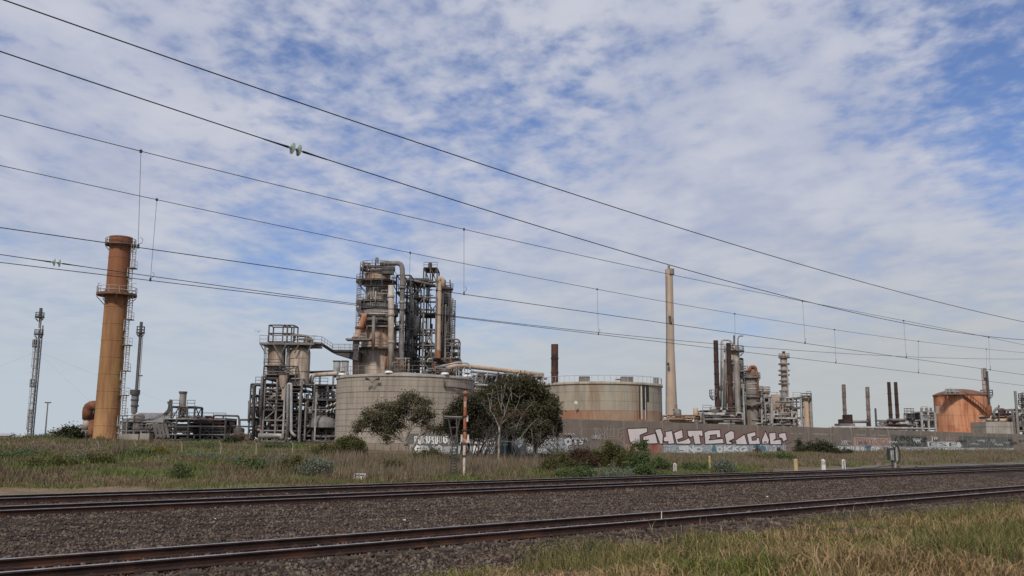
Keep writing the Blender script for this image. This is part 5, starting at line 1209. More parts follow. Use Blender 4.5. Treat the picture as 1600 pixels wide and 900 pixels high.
# low wall on the left, behind the slim tree
def low_wall():
    A = P(637, 690, 84); B = P(800, 690, wallpt(800, 690).y - .6); d = (B - A); d.z = 0; ln = d.length; d.normalize(); n = Vector((d.y, -d.x, 0)); ang = math.atan2(d.y, d.x)
    w = thing('low_wall', 'low dark painted concrete wall with bubble letter graffiti behind the slim eucalyptus', 'wall', A + d * ln / 2)
    w.location.z = .5; k = 7; zt = 2.33; me = {}
    for i in range(k):
        for j, (z0, z1) in enumerate(((.1, .98), (1.0, 1.66), (1.68, zt))):
            c = A + d * (ln * (i + .5) / k); c.z = (z0 + z1) / 2; MB().box(c, (ln / k - .06, .14, z1 - z0), ang).build('panel', mat('dark_painted_wall', (.15, .145, .14), (.11, .105, .1), .8, .9, island=.1), w)
        c = A + d * (ln * i / k); c.z = 1.2; MB().box(c, (.16, .22, 2.3), ang).build('post', POSTM, w)
    def wf(px, py, off=.02):
        dd = Vector(ray(px, py)); o = Vector(CAM); q = ((A + n * off) - o).dot(n) / dd.dot(n); return o + dd * q
    text('OBSPEA Y', 647, 700, (681.5, 680.5), (693.5, 693.5), WHT, .10, w, wf); 
    throwups(647, 700, (681.5, 681), (694, 694), 8, [WHT, mat('graffiti_pale_grey', (.4, .4, .38), (.3, .3, .29), 1.2, .9)], 31, .10, wf, w, gap=.9)
    throwups(640, 704, (695, 695), (710, 709), 6, [mat('graffiti_pale_grey', (.4, .4, .38)), BLU, WHT], 32, .10, wf, w, gap=1.1)
    mb = MB(); face(mb, [(699.6, 681), (702, 681), (702, 693.5), (699.6, 693.5)], .11, wf); mb.build('graffiti', WHT, w)
    throwups(705, 775, (683, 683), (694, 694), 6, [WHT, BLU], 33, .10, wf, w); throwups(705, 775, (696, 696), (710, 710), 6, [BLU, WHT], 34, .10, wf, w)
    # brown retaining wall further left
    a, c = P(575, 694, 88), P(637, 694, 86)
    w = thing('retaining_wall', 'very low brown retaining wall at the foot of the beige tank', 'wall', (a + c) / 2); w.location.z = .6
    for i in range(5):
        p = a.lerp(c, (i + .5) / 5); MB().box((p.x, p.y, .85), ((c - a).length / 5 - .05, .2, 1.2), math.atan2(c.y - a.y, c.x - a.x)).build('panel', WALLM, w)
low_wall()

# ============================================================ wire fence on the left
def wire_fence():
    G = mat('fence_post_concrete', (.34, .32, .23), (.26, .24, .18), 3, .9)
    pxs = [-58, 15, 86, 155, 213, 285, 346, 401, 458, 505]; D = 68.
    rt = thing('wire_fence', 'wire fence of pale bent top posts crossing the green slope on the left', 'fence', gnd(230, D))
    tops = []
    for px in pxs:
        p = gnd(px, D); D_ = D; zt = P(px, 694, D).z; 
        MB().pipe([(p.x, D, p.z - .2), (p.x, D, zt), (p.x - .16, D - .1, zt + .22)], .036, 6, .1).build('post', G, rt); tops.append((Vector((p.x, D, p.z)), zt))
    for (a, za), (b, zb) in zip(tops[:-1], tops[1:]):
        for t in (.2, .55, .95): MB().tube((a.x, a.y, a.z + (za - a.z) * t), (b.x, b.y, b.z + (zb - b.z) * t), .007, n=4).build('strand', STEELG, rt)
wire_fence()

# ============================================================ trackside things
YEL = mat('yellow_post_paint', (.46, .33, .16), (.38, .27, .13), 3, .8, c3=(.5, .47, .4)); WPT = mat('white_post_paint', (.66, .65, .62), (.5, .49, .46), 6, .8, c3=(.35, .3, .25)); DRK = mat('dark_stripe_paint', (.05, .05, .05), (.04, .04, .04), 3, .8)
def marker(px, yt, yb, w, mt, lab, stripe=False, grp='marker posts beside the far track', cat='marker post'):
    p = onz(px, yb, -.36); k = 0
    if grp is None: pass
    D = p.y; zt = P(px, yt, D).z; W_ = w * D / f
    rt = thing('marker_post', lab, cat, (p.x, D, -.45), grp)
    MB().box((p.x, D, (zt - .45) / 2), (W_, W_ * .8, zt + .45)).build('post', mt, rt)
    MB().add([(p.x - W_ / 2, D - W_ * .4, zt), (p.x + W_ / 2, D - W_ * .4, zt), (p.x + W_ / 2, D + W_ * .4, zt), (p.x - W_ / 2, D + W_ * .4, zt), (p.x, D, zt + W_ * .35)], [(0, 1, 4), (1, 2, 4), (2, 3, 4), (3, 0, 4)]).build('cap', mt, rt)
    if stripe: MB().box((p.x, D - W_ * .42, zt * .5 - .2), (W_ * .3, .02, (zt + .4) * .95)).build('stripe', DRK, rt)
    return rt
marker(1054.5, 725, 739.5, 4.5, WPT, 'leftmost white marker post with a dark stripe standing alone', True)
marker(1109, 713, 737, 2.6, YEL, 'tall thin yellowish marker post between the leftmost white post and the yellow one')
marker(1243.5, 718.5, 737, 5.2, YEL, 'stout yellow marker post left of the two white posts')
marker(1286.8, 719, 737.5, 5.5, WPT, 'white marker post standing before a short brown stub, next right of the yellow post')
marker(1287, 710.5, 719.5, 3.2, YEL, 'short brown stub standing behind a white marker post')
marker(1318.5, 719, 736.5, 4.6, WPT, 'rightmost white marker post with dark edge', True)
marker(844, 715, 725, 3, YEL, 'small cream stub in dry grass under the large dark tree')
# weathered signal mast, white and rust
def signal_mast():
    p = onz(725, 749, -.42); D = p.y
    SG = mat('peeling_signal_paint', (.62, .58, .54), (.48, .38, .33), 5, .8, squash=.35, c3=(.36, .09, .035), bump=.4); SR = mat('rusty_signal_paint', (.40, .12, .05), (.26, .075, .04), 5, .8, squash=.4, c3=(.58, .48, .42), bump=.4)
    rt = thing('signal_mast', 'weathered white and rust orange signal mast standing beside the tracks with a dark ladder', 'signal mast', (p.x, D, -.45))
    zs = [-.45] + [P(725, y, D).z for y in (712, 693, 672, 650, 616)]
    ws = [.075, .085, .10, .092, .092]
    for i, w in enumerate(ws):
        X = p.x
        MB().tube((X, D, zs[i]), (X, D, zs[i + 1] - .02), w * (1.0 if i < 3 else 1.0), n=12).build('mast_section', SG if i in (0, 1, 3) and i != 3 else (SG if i == 1 else SR), rt, smooth_=False)
        MB().box((X, D, zs[i + 1]), (.3, .3, .07)).build('collar', DRK, rt)
    MB().lathe((p.x, D, zs[-1]), [(.13, 0), (.15, .05), (.10, .16), (0, .2)], 12).build('mast_cap', SR, rt)
    MB().box((p.x + .14, D - .05, (zs[4] + zs[3]) / 2 + .25), (.10, .12, .34)).build('lamp_box', SG, rt)
    MB().box((p.x + .12, D - .02, zs[2] + .15), (.34, .08, .22)).build('number_plate', SG, rt)
    for dx in (-.17, .2): MB().box((p.x + dx, D - .02, zs[2] + .3), (.1, .1, .42)).build('bracket', WPT, rt)
    MB().box((p.x - .15, D, -.36), (.9, .5, .18)).build('base', DRK, rt)
    # ladder
    a0, a1 = P(703.5, 751, D), P(707.5, 690, D); b0, b1 = P(712, 751, D), P(714.5, 690, D)
    for q in (a0, b0): q.z = -.45
    la = MB().bar(a0, a1, .07).build('ladder_rail', DRK, rt); MB().bar(b0, b1, .07).build('ladder_rail', DRK, rt)
    for k in range(13):
        t = (k + .5) / 13; MB().bar(a0.lerp(a1, t), b0.lerp(b1, t), .045).build('rung', DRK, rt)
    yt = 651
    for x0, x1 in ((707.5, 700), (714.5, 713), (711, 719)): MB().bar(P(x0, 690, D), P(x1, yt, D), .055).build('ladder_hoop', STEELD, rt)
    for x0, x1, y in ((702, 717, 668), (705, 715, 682)): MB().bar(P(x0, y, D), P(x1, y, D), .04).build('rung', STEELD, rt)
    MB().bar(P(694, yt, D), P(722, yt + 1, D), .075).build('cross_arm', STEELG, rt); MB().bar(P(694, yt + 3, D), P(722, yt + 4, D), .05).build('cross_arm', STEELD, rt)
    MB().box(P(712, yt + 1.5, D + .2), (.8, .5, .06)).build('ladder_platform', STEELD, rt)
signal_mast()
def white_box():
    p = onz(561.5, 753.5, -.38); D = p.y; w = 18.5 * D / f; h = P(561, 740, D).z + .45
    rt = thing('cable_box', 'small white framed cable box in the grass beside the far track', 'utility box', (p.x, D, -.45))
    MB().box((p.x, D + .2, -.45 + h / 2), (w * .9, .36, h * .95)).build('body', mat('cable_box_grey', (.42, .41, .38), (.3, .3, .28), 5, .9, c3=(.2, .19, .17)), rt)
    for dx in (-1, 1): MB().box((p.x + dx * w * .46, D, -.45 + h / 2), (w * .10, .06, h)).build('frame_post', WPT, rt)
    MB().box((p.x, D - .005, -.45 + h - .02), (w * 1.02, .07, .05)).build('lid', WPT, rt)
    MB().box((p.x + .01, D + .01, -.45 + h * .5), (w * .35, .04, h * .4)).build('plate', WPT, rt)
white_box()
def trackside_signal():
    p = onz(1397, 734, -.36); D = p.y; 
    rt = thing('trackside_signal', 'grey equipment cabinet and curved screen on two posts beside the far track', 'signal', (p.x, D, -.45))
    for x in (1394.5, 1399): MB().tube((P(x, 730, D).x, D, -.45), (P(x, 720, D).x, D, P(x, 705, D).z), .09, n=8).build('post', DRK if x < 1397 else STEELL, rt)
    def bx(x0, x1, y0, y1, dy, t, nm, mt):
        a, c = P(x0, y0, D), P(x1, y1, D); return MB().box(((a.x + c.x) / 2, D + dy, (a.z + c.z) / 2), (c.x - a.x, t, c.z - a.z)).build(nm, mt, rt)
    bx(1388.5, 1396, 719, 700.5, 0, .4, 'cabinet', mat('cabinet_grey', (.25, .25, .23), (.16, .16, .15), 5, .8, c3=(.4, .4, .38)))
    bx(1388, 1396.5, 701.5, 700, -.02, .5, 'cabinet_roof', DRK); bx(1387.8, 1389, 719, 701, -.05, .45, 'door_edge', DRK); bx(1396, 1397.3, 720, 698, -.1, .2, 'centre_post', DRK)
    c = P(1400, 710, D); pts = [c + Vector((math.cos(a) * .32, 0, math.sin(a) * .8)) for a in np.linspace(-1.2, 1.9, 10)]
    MB().pipe(pts, .07, 6, .1).build('hood', DRK, rt); bx(1397.6, 1402, 719.5, 702.5, .05, .1, 'screen', mat('screen_grey', (.36, .37, .34), (.22, .23, .21), 5, .8))
    vessel(rt, 'finial', 1397.2, 1.2, 700, 696, D, WPT, n=8)
    for k, (x, y) in enumerate(((1404, 732), (1432, 732), (1540, 730), (1553, 730))):
        pp = onz(x, y, -.3); o = MB().lathe(pp - Vector((0, 0, .15)), [(.14, 0), (.16, .2), (.1, .34), (0, .38)], 10).build('drain_stub', DRK, None, origin=pp)
        tag(o, ('black stub just right of the grey trackside cabinet', 'black stub second right of the grey trackside cabinet', 'left black stub near the right end of the gravel strip', 'right black stub near the right end of the gravel strip')[k], 'stub', 'black stubs along the gravel strip')
trackside_signal()
# gravel strip and access track beyond the far rails on the right
def strip(name, pts, mt, dz=.02, n=40):
    mb = MB(); L_ = len(pts)
    vs = []; fs = []
    for i in range(n + 1):
        t = i / n * (L_ - 1); k = min(int(t), L_ - 2); u = t - k
        a = Vector(pts[k][0]).lerp(Vector(pts[k + 1][0]), u); b = Vector(pts[k][1]).lerp(Vector(pts[k + 1][1]), u)
        for j in range(5):
            p = a.lerp(b, j / 4); z = max(float(gz(p.x, p.y)) + dz, -.5); vs.append((p.x, p.y, z))
    for i in range(n):
        for j in range(4): fs.append((i * 5 + j, i * 5 + j + 1, i * 5 + j + 6, i * 5 + j + 5))
    o = MB().add(vs, fs).build(name, mt, None, True); o['kind'] = 'structure'; return o
strip('dirt_verge', [(sq(-20, 35.3), sq(-20, 42.5)), (sq(8, 35.3), sq(8, 42.3)), (sq(18, 35.3), sq(18, 40.2)), (sq(34, 35.3), sq(34, 37.0))], mat('verge_dirt', (.21, .14, .085), (.14, .105, .06), 1.3, .95, c3=(.11, .10, .045), bump=.5, bscale=7), .05)
GRV = mat('grey_gravel', (.13, .115, .105), (.09, .08, .072), .8, .95, c3=(.17, .145, .12), bump=.8, bscale=8)
strip('gravel_strip', [(sq(66, 35.6), sq(66, 37.2)), (sq(90, 35.6), sq(90, 40.5)), (sq(260, 35.6), sq(260, 42))], GRV, .03)
strip('dirt_path', [(sq(50, 36), sq(50, 37)), (sq(78, 39.5), sq(78, 41)), (sq(110, 47), sq(112, 49.5))], mat('path_dirt', (.16, .13, .11), (.11, .09, .08), .8, .95), .045)

# ============================================================ vegetation
def tri_blades(name, X, Y, Zg, hgt, wid, lean, mt, seed, seg=1):
    r = np.random.default_rng(seed); n = len(X); a = r.random(n) * 2 * np.pi; b = r.random(n) * 2 * np.pi
    wx, wy = np.cos(a) * wid / 2, np.sin(a) * wid / 2; lx, ly = np.cos(b) * lean * hgt, np.sin(b) * lean * hgt
    base = np.stack([X, Y, Zg - .02], -1)
    if seg == 1:
        V = np.stack([base + np.stack([-wx, -wy, 0 * X], -1), base + np.stack([wx, wy, 0 * X], -1), base + np.stack([lx, ly, hgt], -1)], 1)
        Fc = np.arange(n * 3).reshape(n, 3); return np_mesh(name, V.reshape(-1, 3), Fc, mt)
    m1 = np.stack([lx * .28, ly * .28, hgt * .55], -1); tip = np.stack([lx, ly, hgt * (1 - .35 * lean)], -1); w = np.stack([wx, wy, 0 * X], -1)
    V = np.stack([base - w, base + w, base + m1 + w * .8, base + m1 - w * .8, base + tip], 1)
    o = (np.arange(n) * 5)[:, None]
    Fc = np.concatenate([o + np.array([[0, 1, 2]]), o + np.array([[0, 2, 3]]), o + np.array([[3, 2, 4]])], 0)
    return np_mesh(name, V.reshape(-1, 3), Fc, mt)
def nz2(x, y, sc, seed=0):
    r = np.random.default_rng(seed); v = 0
    for k in range(6):
        a = r.random() * 6.28; fq = sc * (.6 + r.random() * 1.6); v = v + np.sin((x * math.cos(a) + y * math.sin(a)) * fq + r.random() * 6.28)
    return v / 6
def sample(n, px0, px1, D0, D1, seed, pw=1.0):
    r = np.random.default_rng(seed); px = px0 + (px1 - px0) * r.random(n); t = r.random(n) ** pw
    D = D0 * (D1 / D0) ** t; X = (px - 800) / f * D * 1.012 + 0; return px, X, D
def wall_ok(X, Y, gap=.4):
    return (X - WA0.x) * WN.x + (Y - WA0.y) * WN.y > gap
# foreground bank
FG1 = leafmat('fresh_grass', [(.075, .105, .02), (.13, .15, .035), (.21, .195, .055), (.09, .115, .025), (.33, .24, .10)], [(.36, .23, .12), (.25, .165, .08), (.44, .30, .17), (.14, .13, .04), (.31, .20, .10)], .6)
def foreground():
    r = np.random.default_rng(5)
    def region(n, seed, edge=0.):
        px, X, D = sample(n, 560, 1720, 7.2, 48, seed, .8); q = X * NQ[0] + D * NQ[1]; s = X * T[0] + D * T[1]
        qb = 13.0 - 2.5 * sst(15.5, 7.2, s) + .38 * nz2(X, D, 1.6, 3) + .18 * nz2(X, D, 5, 8)
        k = (q < qb - edge) & (q > 1.5); return X[k], D[k], q[k], s[k], qb[k]
    X, D, q, s, qb = region(120000, 11)
    pt = nz2(X, D, .9, 21) + .6 * nz2(X, D, 2.7, 22)
    r1 = np.random.default_rng(1).random(len(X))
    kp = r1 < np.clip(.62 + .9 * nz2(X, D, 2.2, 31) + .4 * nz2(X, D, 5.5, 32), .18, 1); X, D, q, s, qb, pt = (v[kp] for v in (X, D, q, s, qb, pt)); r1 = np.random.default_rng(33).random(len(X))
    h = (.10 + .22 * r1 ** 1.5) * (1 + .95 * np.clip(pt, -.65, 1)) * np.clip((qb - q) * 1.6 + .5, .5, 1)
    tag(tri_blades('bank_grass', X, D, np.maximum(gz(X, D), np.where(q > 12.1, bed_z(q, s), -9)), h, .010 + .0005 * D, .45 + .9 * np.random.default_rng(2).random(len(X)), FG1, 12, 2), 'mixed green and straw coloured grass on the near bank in the lower right', 'grass')['kind'] = 'stuff'
    # straw thatch lying low
    ST_ = leafmat('straw', [(.31, .195, .11), (.23, .15, .085), (.40, .265, .16), (.15, .105, .065)])
    X, D, q, s, qb = region(70000, 14, .15)
    r2 = np.random.default_rng(4); tag(tri_blades('dead_grass', X, D, gz(X, D) + .01, .03 + .06 * r2.random(len(X)), .006 + .0004 * D, 1.0 + 2.2 * r2.random(len(X)), ST_, 15, 2), 'straw coloured dead grass matted low on the near bank', 'dead grass')['kind'] = 'stuff'
    # green tussocks of broader blades
    TUS = leafmat('tussock_green', [(.055, .075, .02), (.095, .11, .03), (.16, .155, .05), (.20, .16, .07), (.28, .21, .10)])
    r3 = random.Random(9); xs = []
    spots = [(868, 866), (905, 862), (930, 880), (985, 885), (960, 868), (1010, 890), (1290, 822), (1310, 818), (1265, 826), (1440, 812), (1470, 806), (1500, 812), (1560, 796), (1585, 790), (1520, 800), (1545, 842), (1575, 850), (1085, 850), (1470, 870), (1500, 880), (1530, 875), (1100, 868), (870, 895), (1400, 850), (1240, 890), (1595, 830), (850, 878), (1350, 815), (1380, 810)]
    for i, (px, py) in enumerate(spots):
        D = None
        for dd in np.arange(6, 50, .25):
            p = P(px, py, dd)
            if p.z < gz(p.x, p.y): D = dd; break
        if D is None: continue
        n = 420; rr = np.random.default_rng(100 + i); a = rr.random(n) * 6.28; rad = .42 * np.sqrt(rr.random(n)) * (1 + D * .02); X = p.x + np.cos(a) * rad * 1.4; Y = p.y + np.sin(a) * rad
        h = (.18 + .30 * rr.random(n) ** 1.3) * (1.25 - rad); xs.append((X, Y, h, .007 + .0004 * D + 0 * X))
    X, Y, h, w = (np.concatenate([a[k] for a in xs]) for k in range(4))
    tag(tri_blades('green_tussocks', X, Y, gz(X, Y), h, w, .45, TUS, 16, 2), 'deep green grass tussocks scattered over the near bank', 'grass')['kind'] = 'stuff'
    # thistles / reed stems on the bank: individuals
    STM = leafmat('reed_stem', [(.04, .06, .02), (.06, .085, .03), (.09, .08, .04)], trans=.1)
    for i, (px, py, hp, lab) in enumerate([(1188, 888, 52, 'dark reed clump nearest the bottom edge, left of the others on the bank'), (1334, 842, 44, 'dark reed clump standing in the middle of the straw patch'), (1446, 872, 58, 'tall dark reed clump with green leaves right of the straw patch'),
                                       (1288, 890, 40, 'small dark reed clump at the bottom edge in the middle of the bank'), (1232, 872, 34, 'short dark reed clump between two taller ones near the bottom'), (1583, 892, 60, 'dark reed clump in the bottom right corner'), (1008, 880, 36, 'dark reed clump at the left end of the bank'), (1412, 898, 34, 'low reed clump at the bottom edge left of the tallest clump')]):
        for dd in np.arange(6, 50, .2):
            p = P(px, py, dd)
            if p.z < gz(p.x, p.y): break
        n = 11; rr = np.random.default_rng(50 + i); X = p.x + rr.normal(size=n) * .07; Y = p.y + rr.normal(size=n) * .07
        h = hp * dd / f * (.5 + .5 * rr.random(n))
        o = tri_blades('reed_clump', X, Y, gz(X, Y), h, .02, .16, STM, 60 + i, 2); tag(o, lab, 'reed clump', 'reed clumps on the near bank')
        c = Vector((p.x, p.y, float(gz(p.x, p.y)))); me = o.data; me.transform(Matrix.Translation(-c)); o.location = c
    # pale seed stalks by the near rail
    STK = leafmat('pale_stalk', [(.30, .24, .17), (.38, .30, .21), (.22, .18, .13)], trans=.1); rr = np.random.default_rng(77)
    px = rr.uniform(940, 1420, 70); q = rr.uniform(12.6, 13.9, 70); P0 = [onq(a, 800, b) for a, b in zip(px, q)]; X = np.array([p.x for p in P0]); Y = np.array([p.y for p in P0])
    zz = np.array([bed_z(a, 0) for a in q]); tag(tri_blades('seed_stalks', X, Y, zz, .12 + .3 * rr.random(70), .012, .35, STK, 78, 2), 'pale dry seed stalks growing out of the ballast beside the near rail', 'weeds')['kind'] = 'stuff'
foreground()
p = onz(1033.5, 824, -.25); o = MB().tube((p.x, p.y, -.3), (p.x + .01, p.y, P(1033, 799, p.y).z), .012, n=6).build('stake', WPT, None, origin=p); tag(o, 'thin pale stake standing against the nearest rails', 'stake')
stones_extra = stones('ballast_stones', 19000, 0, 20, 9.4, 12.6, .05, .12, ST2, lambda q, s, x, y: gz(x, y) - .005 + 0 * q, 31, 1.0); tag(stones_extra, 'dark loose ballast stones spilling down below the near rail', 'ballast')['kind'] = 'stuff'

# the field beyond the tracks
FIELD = leafmat('field_grass', [(.065, .115, .022), (.11, .165, .036), (.16, .195, .05), (.08, .115, .03), (.23, .195, .075)], [(.20, .14, .085), (.13, .10, .06), (.25, .185, .115), (.10, .09, .045), (.16, .115, .075)], .2)
DRY = leafmat('dry_seed_grass', [(.20, .148, .11), (.26, .195, .145), (.155, .118, .085), (.32, .25, .18), (.11, .10, .06)], [(.15, .125, .08), (.24, .175, .13), (.11, .11, .05), (.30, .22, .16)], .3)
LOWG = leafmat('low_green_weeds', [(.06, .085, .022), (.10, .125, .035), (.14, .155, .05), (.065, .08, .03), (.18, .15, .07)], [(.20, .15, .09), (.14, .12, .06), (.10, .11, .04)], .5)
def field():
    px, X, D = sample(215000, -420, 1760, 33, 150, 41, 1.0); q = X * NQ[0] + D * NQ[1]; r = np.random.default_rng(42).random(len(X))
    k = (q > 35.6 + .7 * nz2(X, D, .9, 4) + np.interp(px, [60, 250, 520], [6.3, 3.8, 0])) & ~((px > 546) & (px < 577) & (q < 41.5)) & ((q < 92) | (r < .4)) & (wall_ok(X, D) | (px < 560)) & ~((px > 1180) & (q < 41.5))
    X, D, q, r = X[k], D[k], q[k], r[k]; pt = nz2(X, D, .35, 6)
    h = (.10 + .26 * r) * (1 + .6 * pt) * np.clip((q - 35) / 6 + .3, .3, 1)
    tag(tri_blades('field_grass', X, D, gz(X, D), h, .02 + .0009 * D, .5, FIELD, 43), 'rough green and brown grass covering the field beyond the tracks', 'grass')['kind'] = 'stuff'
    # dry reddish grass before the wall and trees
    px, X, D = sample(150000, 430, 1660, 42, 170, 44); q = X * NQ[0] + D * NQ[1]; r = np.random.default_rng(45).random(len(X))
    pt = nz2(X, D, .22, 9)
    lo = np.interp(px, [430, 560, 700, 870, 1000, 1200, 1660], [46, 41, 40.5, 44, 46, 43, 43])
    k = ~((px > 548) & (px < 576) & (D < 42)) & ~((px > 700) & (px < 730) & (q < 42)) & (q > lo + 1.2 * pt) & wall_ok(X, D, .5) & (r > np.interp(px, [430, 560], [.8, 0])) & ~((px < 640) & (q > 66))
    X, D, q, r, pt, px = X[k], D[k], q[k], r[k], pt[k], px[k]
    h = (.32 + .42 * r) * (1 + .3 * pt) * np.interp(px, [600, 960, 1100, 1660], [1.1, .85, .6, .65])
    tag(tri_blades('dry_grass', X, D, gz(X, D), h, .012 + .0007 * D, .22, DRY, 46), 'tall reddish dry seeding grass in front of the wall and trees', 'grass')['kind'] = 'stuff'
    # verdant strip right behind the far rail
    px, X, D = sample(60000, 250, 1200, 36, 75, 47); q = X * NQ[0] + D * NQ[1]; r = np.random.default_rng(48).random(len(X))
    k = (q > 36.2 + .4 * nz2(X, D, 1, 5)) & ~((px > 548) & (px < 576) & (D < 38.2)) & (q < 41 + 2.5 * nz2(X, D, .3, 7) + np.interp(px, [500, 850, 1100], [0, 1, 4])); X, D, r = X[k], D[k], r[k]
    tag(tri_blades('low_weeds', X, D, gz(X, D), .07 + .16 * r, .02 + .0008 * D, .6, LOWG, 49), 'bright low green weeds along the edge of the farthest track', 'weeds')['kind'] = 'stuff'
    # orange brown trampled grass at the left edge
    px, X, D = sample(75000, -300, 560, 31, 50, 51); q = X * NQ[0] + D * NQ[1]; r = np.random.default_rng(52).random(len(X)); k = (q > 38.5) & (q < 43.6 + 1.2 * nz2(X, D, .5, 3)) & ((px < 330) | (q > 40)); X, D, r = X[k], D[k], r[k]
    TR = leafmat('trampled_straw', [(.34, .20, .11), (.25, .15, .085), (.38, .25, .15), (.17, .12, .065)])
    tag(tri_blades('dry_turf', X, D, gz(X, D), .02 + .11 * r, .03, 1.3, TR, 53), 'orange brown trampled dry turf beside the far track on the left', 'dry grass')['kind'] = 'stuff'
field()

def leaves(n, centers, radii, size, seed, aspect=2.2, hollow=.35, droop=0., up=0.):
    """leaf quads spread through ellipsoids; returns V,F"""
    r = np.random.default_rng(seed); w = np.array([a[0] * a[1] * a[2] for a in radii]) ** (2 / 3); idx = r.choice(len(centers), n, p=w / w.sum())
    d = r.normal(size=(n, 3)); d /= np.linalg.norm(d, axis=1, keepdims=True); rad = (hollow + (1 - hollow) * r.random(n) ** .6)[:, None]
    # sub clumps: pull leaves to a few hundred clump centres for a lumpy outline
    C_ = np.array(centers)[idx] + d * rad * np.array(radii)[idx]
    m = max(8, n // 42); cl = C_[r.choice(n, m)]; 
    j = r.integers(0, m, n); near = cl[j] + r.normal(size=(n, 3)) * size * 1.25
    C_ = np.where((r.random(n) < .72)[:, None], near, C_)
    s = size * (.6 + .8 * r.random(n)); u = r.normal(size=(n, 3)); u[:, 2] -= droop; u /= np.linalg.norm(u, axis=1, keepdims=True); v = np.cross(u, r.normal(size=(n, 3))); v /= np.linalg.norm(v, axis=1, keepdims=True)
    a = u * s[:, None]; b = v * (s / aspect)[:, None]
    V = np.stack([C_ - a * .5, C_ + b * .5, C_ + a * .5, C_ - b * .5], 1).reshape(-1, 3); return V, np.arange(n * 4).reshape(n, 4)
BARK = mat('pale_bark', (.30, .26, .22), (.18, .155, .13), 3, .9, bump=.5); BARKD = mat('dark_bark', (.10, .085, .075), (.06, .052, .045), 3, .95, bump=.5)
def limb(mb, a, b, r0, r1, rn, n=5, wob=.12):
    a, b = Vector(a), Vector(b); ln = (b - a).length; pts = [a]
    for k in range(1, n): t = k / n; pts.append(a.lerp(b, t) + Vector((rn.uniform(-1, 1), rn.uniform(-1, 1), rn.uniform(-.3, 1))) * ln * wob * math.sin(t * 3.14))
    pts.append(b)
    for i in range(n): mb.tube(pts[i], pts[i + 1], r0 + (r1 - r0) * i / n, r0 + (r1 - r0) * (i + 1) / n, 7, cap=(i == n - 1))
    return pts
def twigs(mb, pts, rn, n, ln, r0):
    for k in range(n):
        p = pts[rn.randrange(len(pts) // 2, len(pts))]; d = Vector((rn.uniform(-1, 1), rn.uniform(-1, 1), rn.uniform(-.2, 1))).normalized() * ln * rn.uniform(.4, 1); q = p + d; mb.tube(p, q, r0, r0 * .3, 4, cap=False)
        for j in range(2): mb.tube(p.lerp(q, rn.uniform(.3, .9)), q + Vector((rn.uniform(-1, 1), rn.uniform(-1, 1), rn.uniform(-1, 1))) * ln * .35, r0 * .5, r0 * .2, 4, cap=False)
def tree1():
    D = 68.; rn = random.Random(3); b = gnd(641, D); rt = thing('eucalyptus_tree', 'slim eucalyptus with separate dark leaf clumps and forked pale trunk before the beige tank', 'tree', b)
    blobs = [(627, 632, 9, 7), (639, 620, 16, 10), (653, 626, 11, 8), (668, 629, 7, 6), (598, 636, 12, 8), (612, 648, 12, 8), (660, 643, 14, 9), (672, 650, 9, 7), (583, 652, 16, 9), (567, 662, 12, 9), (600, 655, 16, 10), (590, 668, 14, 9), (558, 673, 7, 7), (607, 672, 13, 8), (623, 664, 12, 8), (673, 668, 8, 5), (686, 671, 7, 6), (648, 654, 8, 6), (604, 685, 7, 6), (636, 642, 8, 6),(663, 661, 6, 4), (613, 637, 12, 8), (622, 646, 12, 8), (634, 628, 12, 8), (575, 647, 10, 6)]
    cs = [P(x, y, D + rn.uniform(-.6, .6)) for x, y, _, _ in blobs]; rs = [(w * .95 * D / f, (w + h) / 2 * D / f, h * .8 * D / f) for _, _, w, h in blobs]
    V, Fc = leaves(20000, [tuple(c) for c in cs], rs, .16, 8, 2.6, .25, .8); L1 = leafmat('eucalyptus_leaf', [(.07, .066, .035), (.11, .10, .055), (.15, .135, .08), (.085, .078, .048), (.18, .15, .10)], trans=.2)
    mb = MB(); fork = P(632, 690, D); t = limb(mb, b - Vector((0, 0, .2)), fork, .16, .12, rn, 4, .05)
    f2 = P(640, 672, D); limb(mb, b, P(647, 695, D), .13, .10, rn, 3, .04); limb(mb, P(647, 695, D), P(655, 682, D), .10, .07, rn, 3); limb(mb, fork, f2, .11, .09, rn, 3, .06)
    o = mb.build('trunk', BARK, rt, smooth_=True)
    srcs = [fork, f2, P(638, 655, D), P(655, 682, D)]; limb(m2 := MB(), f2, P(638, 640, D), .085, .05, rn, 4)
    for c, (x, y, _, _) in zip(cs, blobs):
        s_ = srcs[0] if x < 612 else (srcs[3] if y > 660 and x > 640 else (srcs[1] if y > 645 else srcs[2])); pts = limb(m2, s_, c, .055, .018, rn, 5, .10); twigs(m2, pts, rn, 7, .45, .012)
    m2.build('branches', BARK, rt, smooth_=True); np_mesh('crown', V, Fc, L1, rt)
tree1()
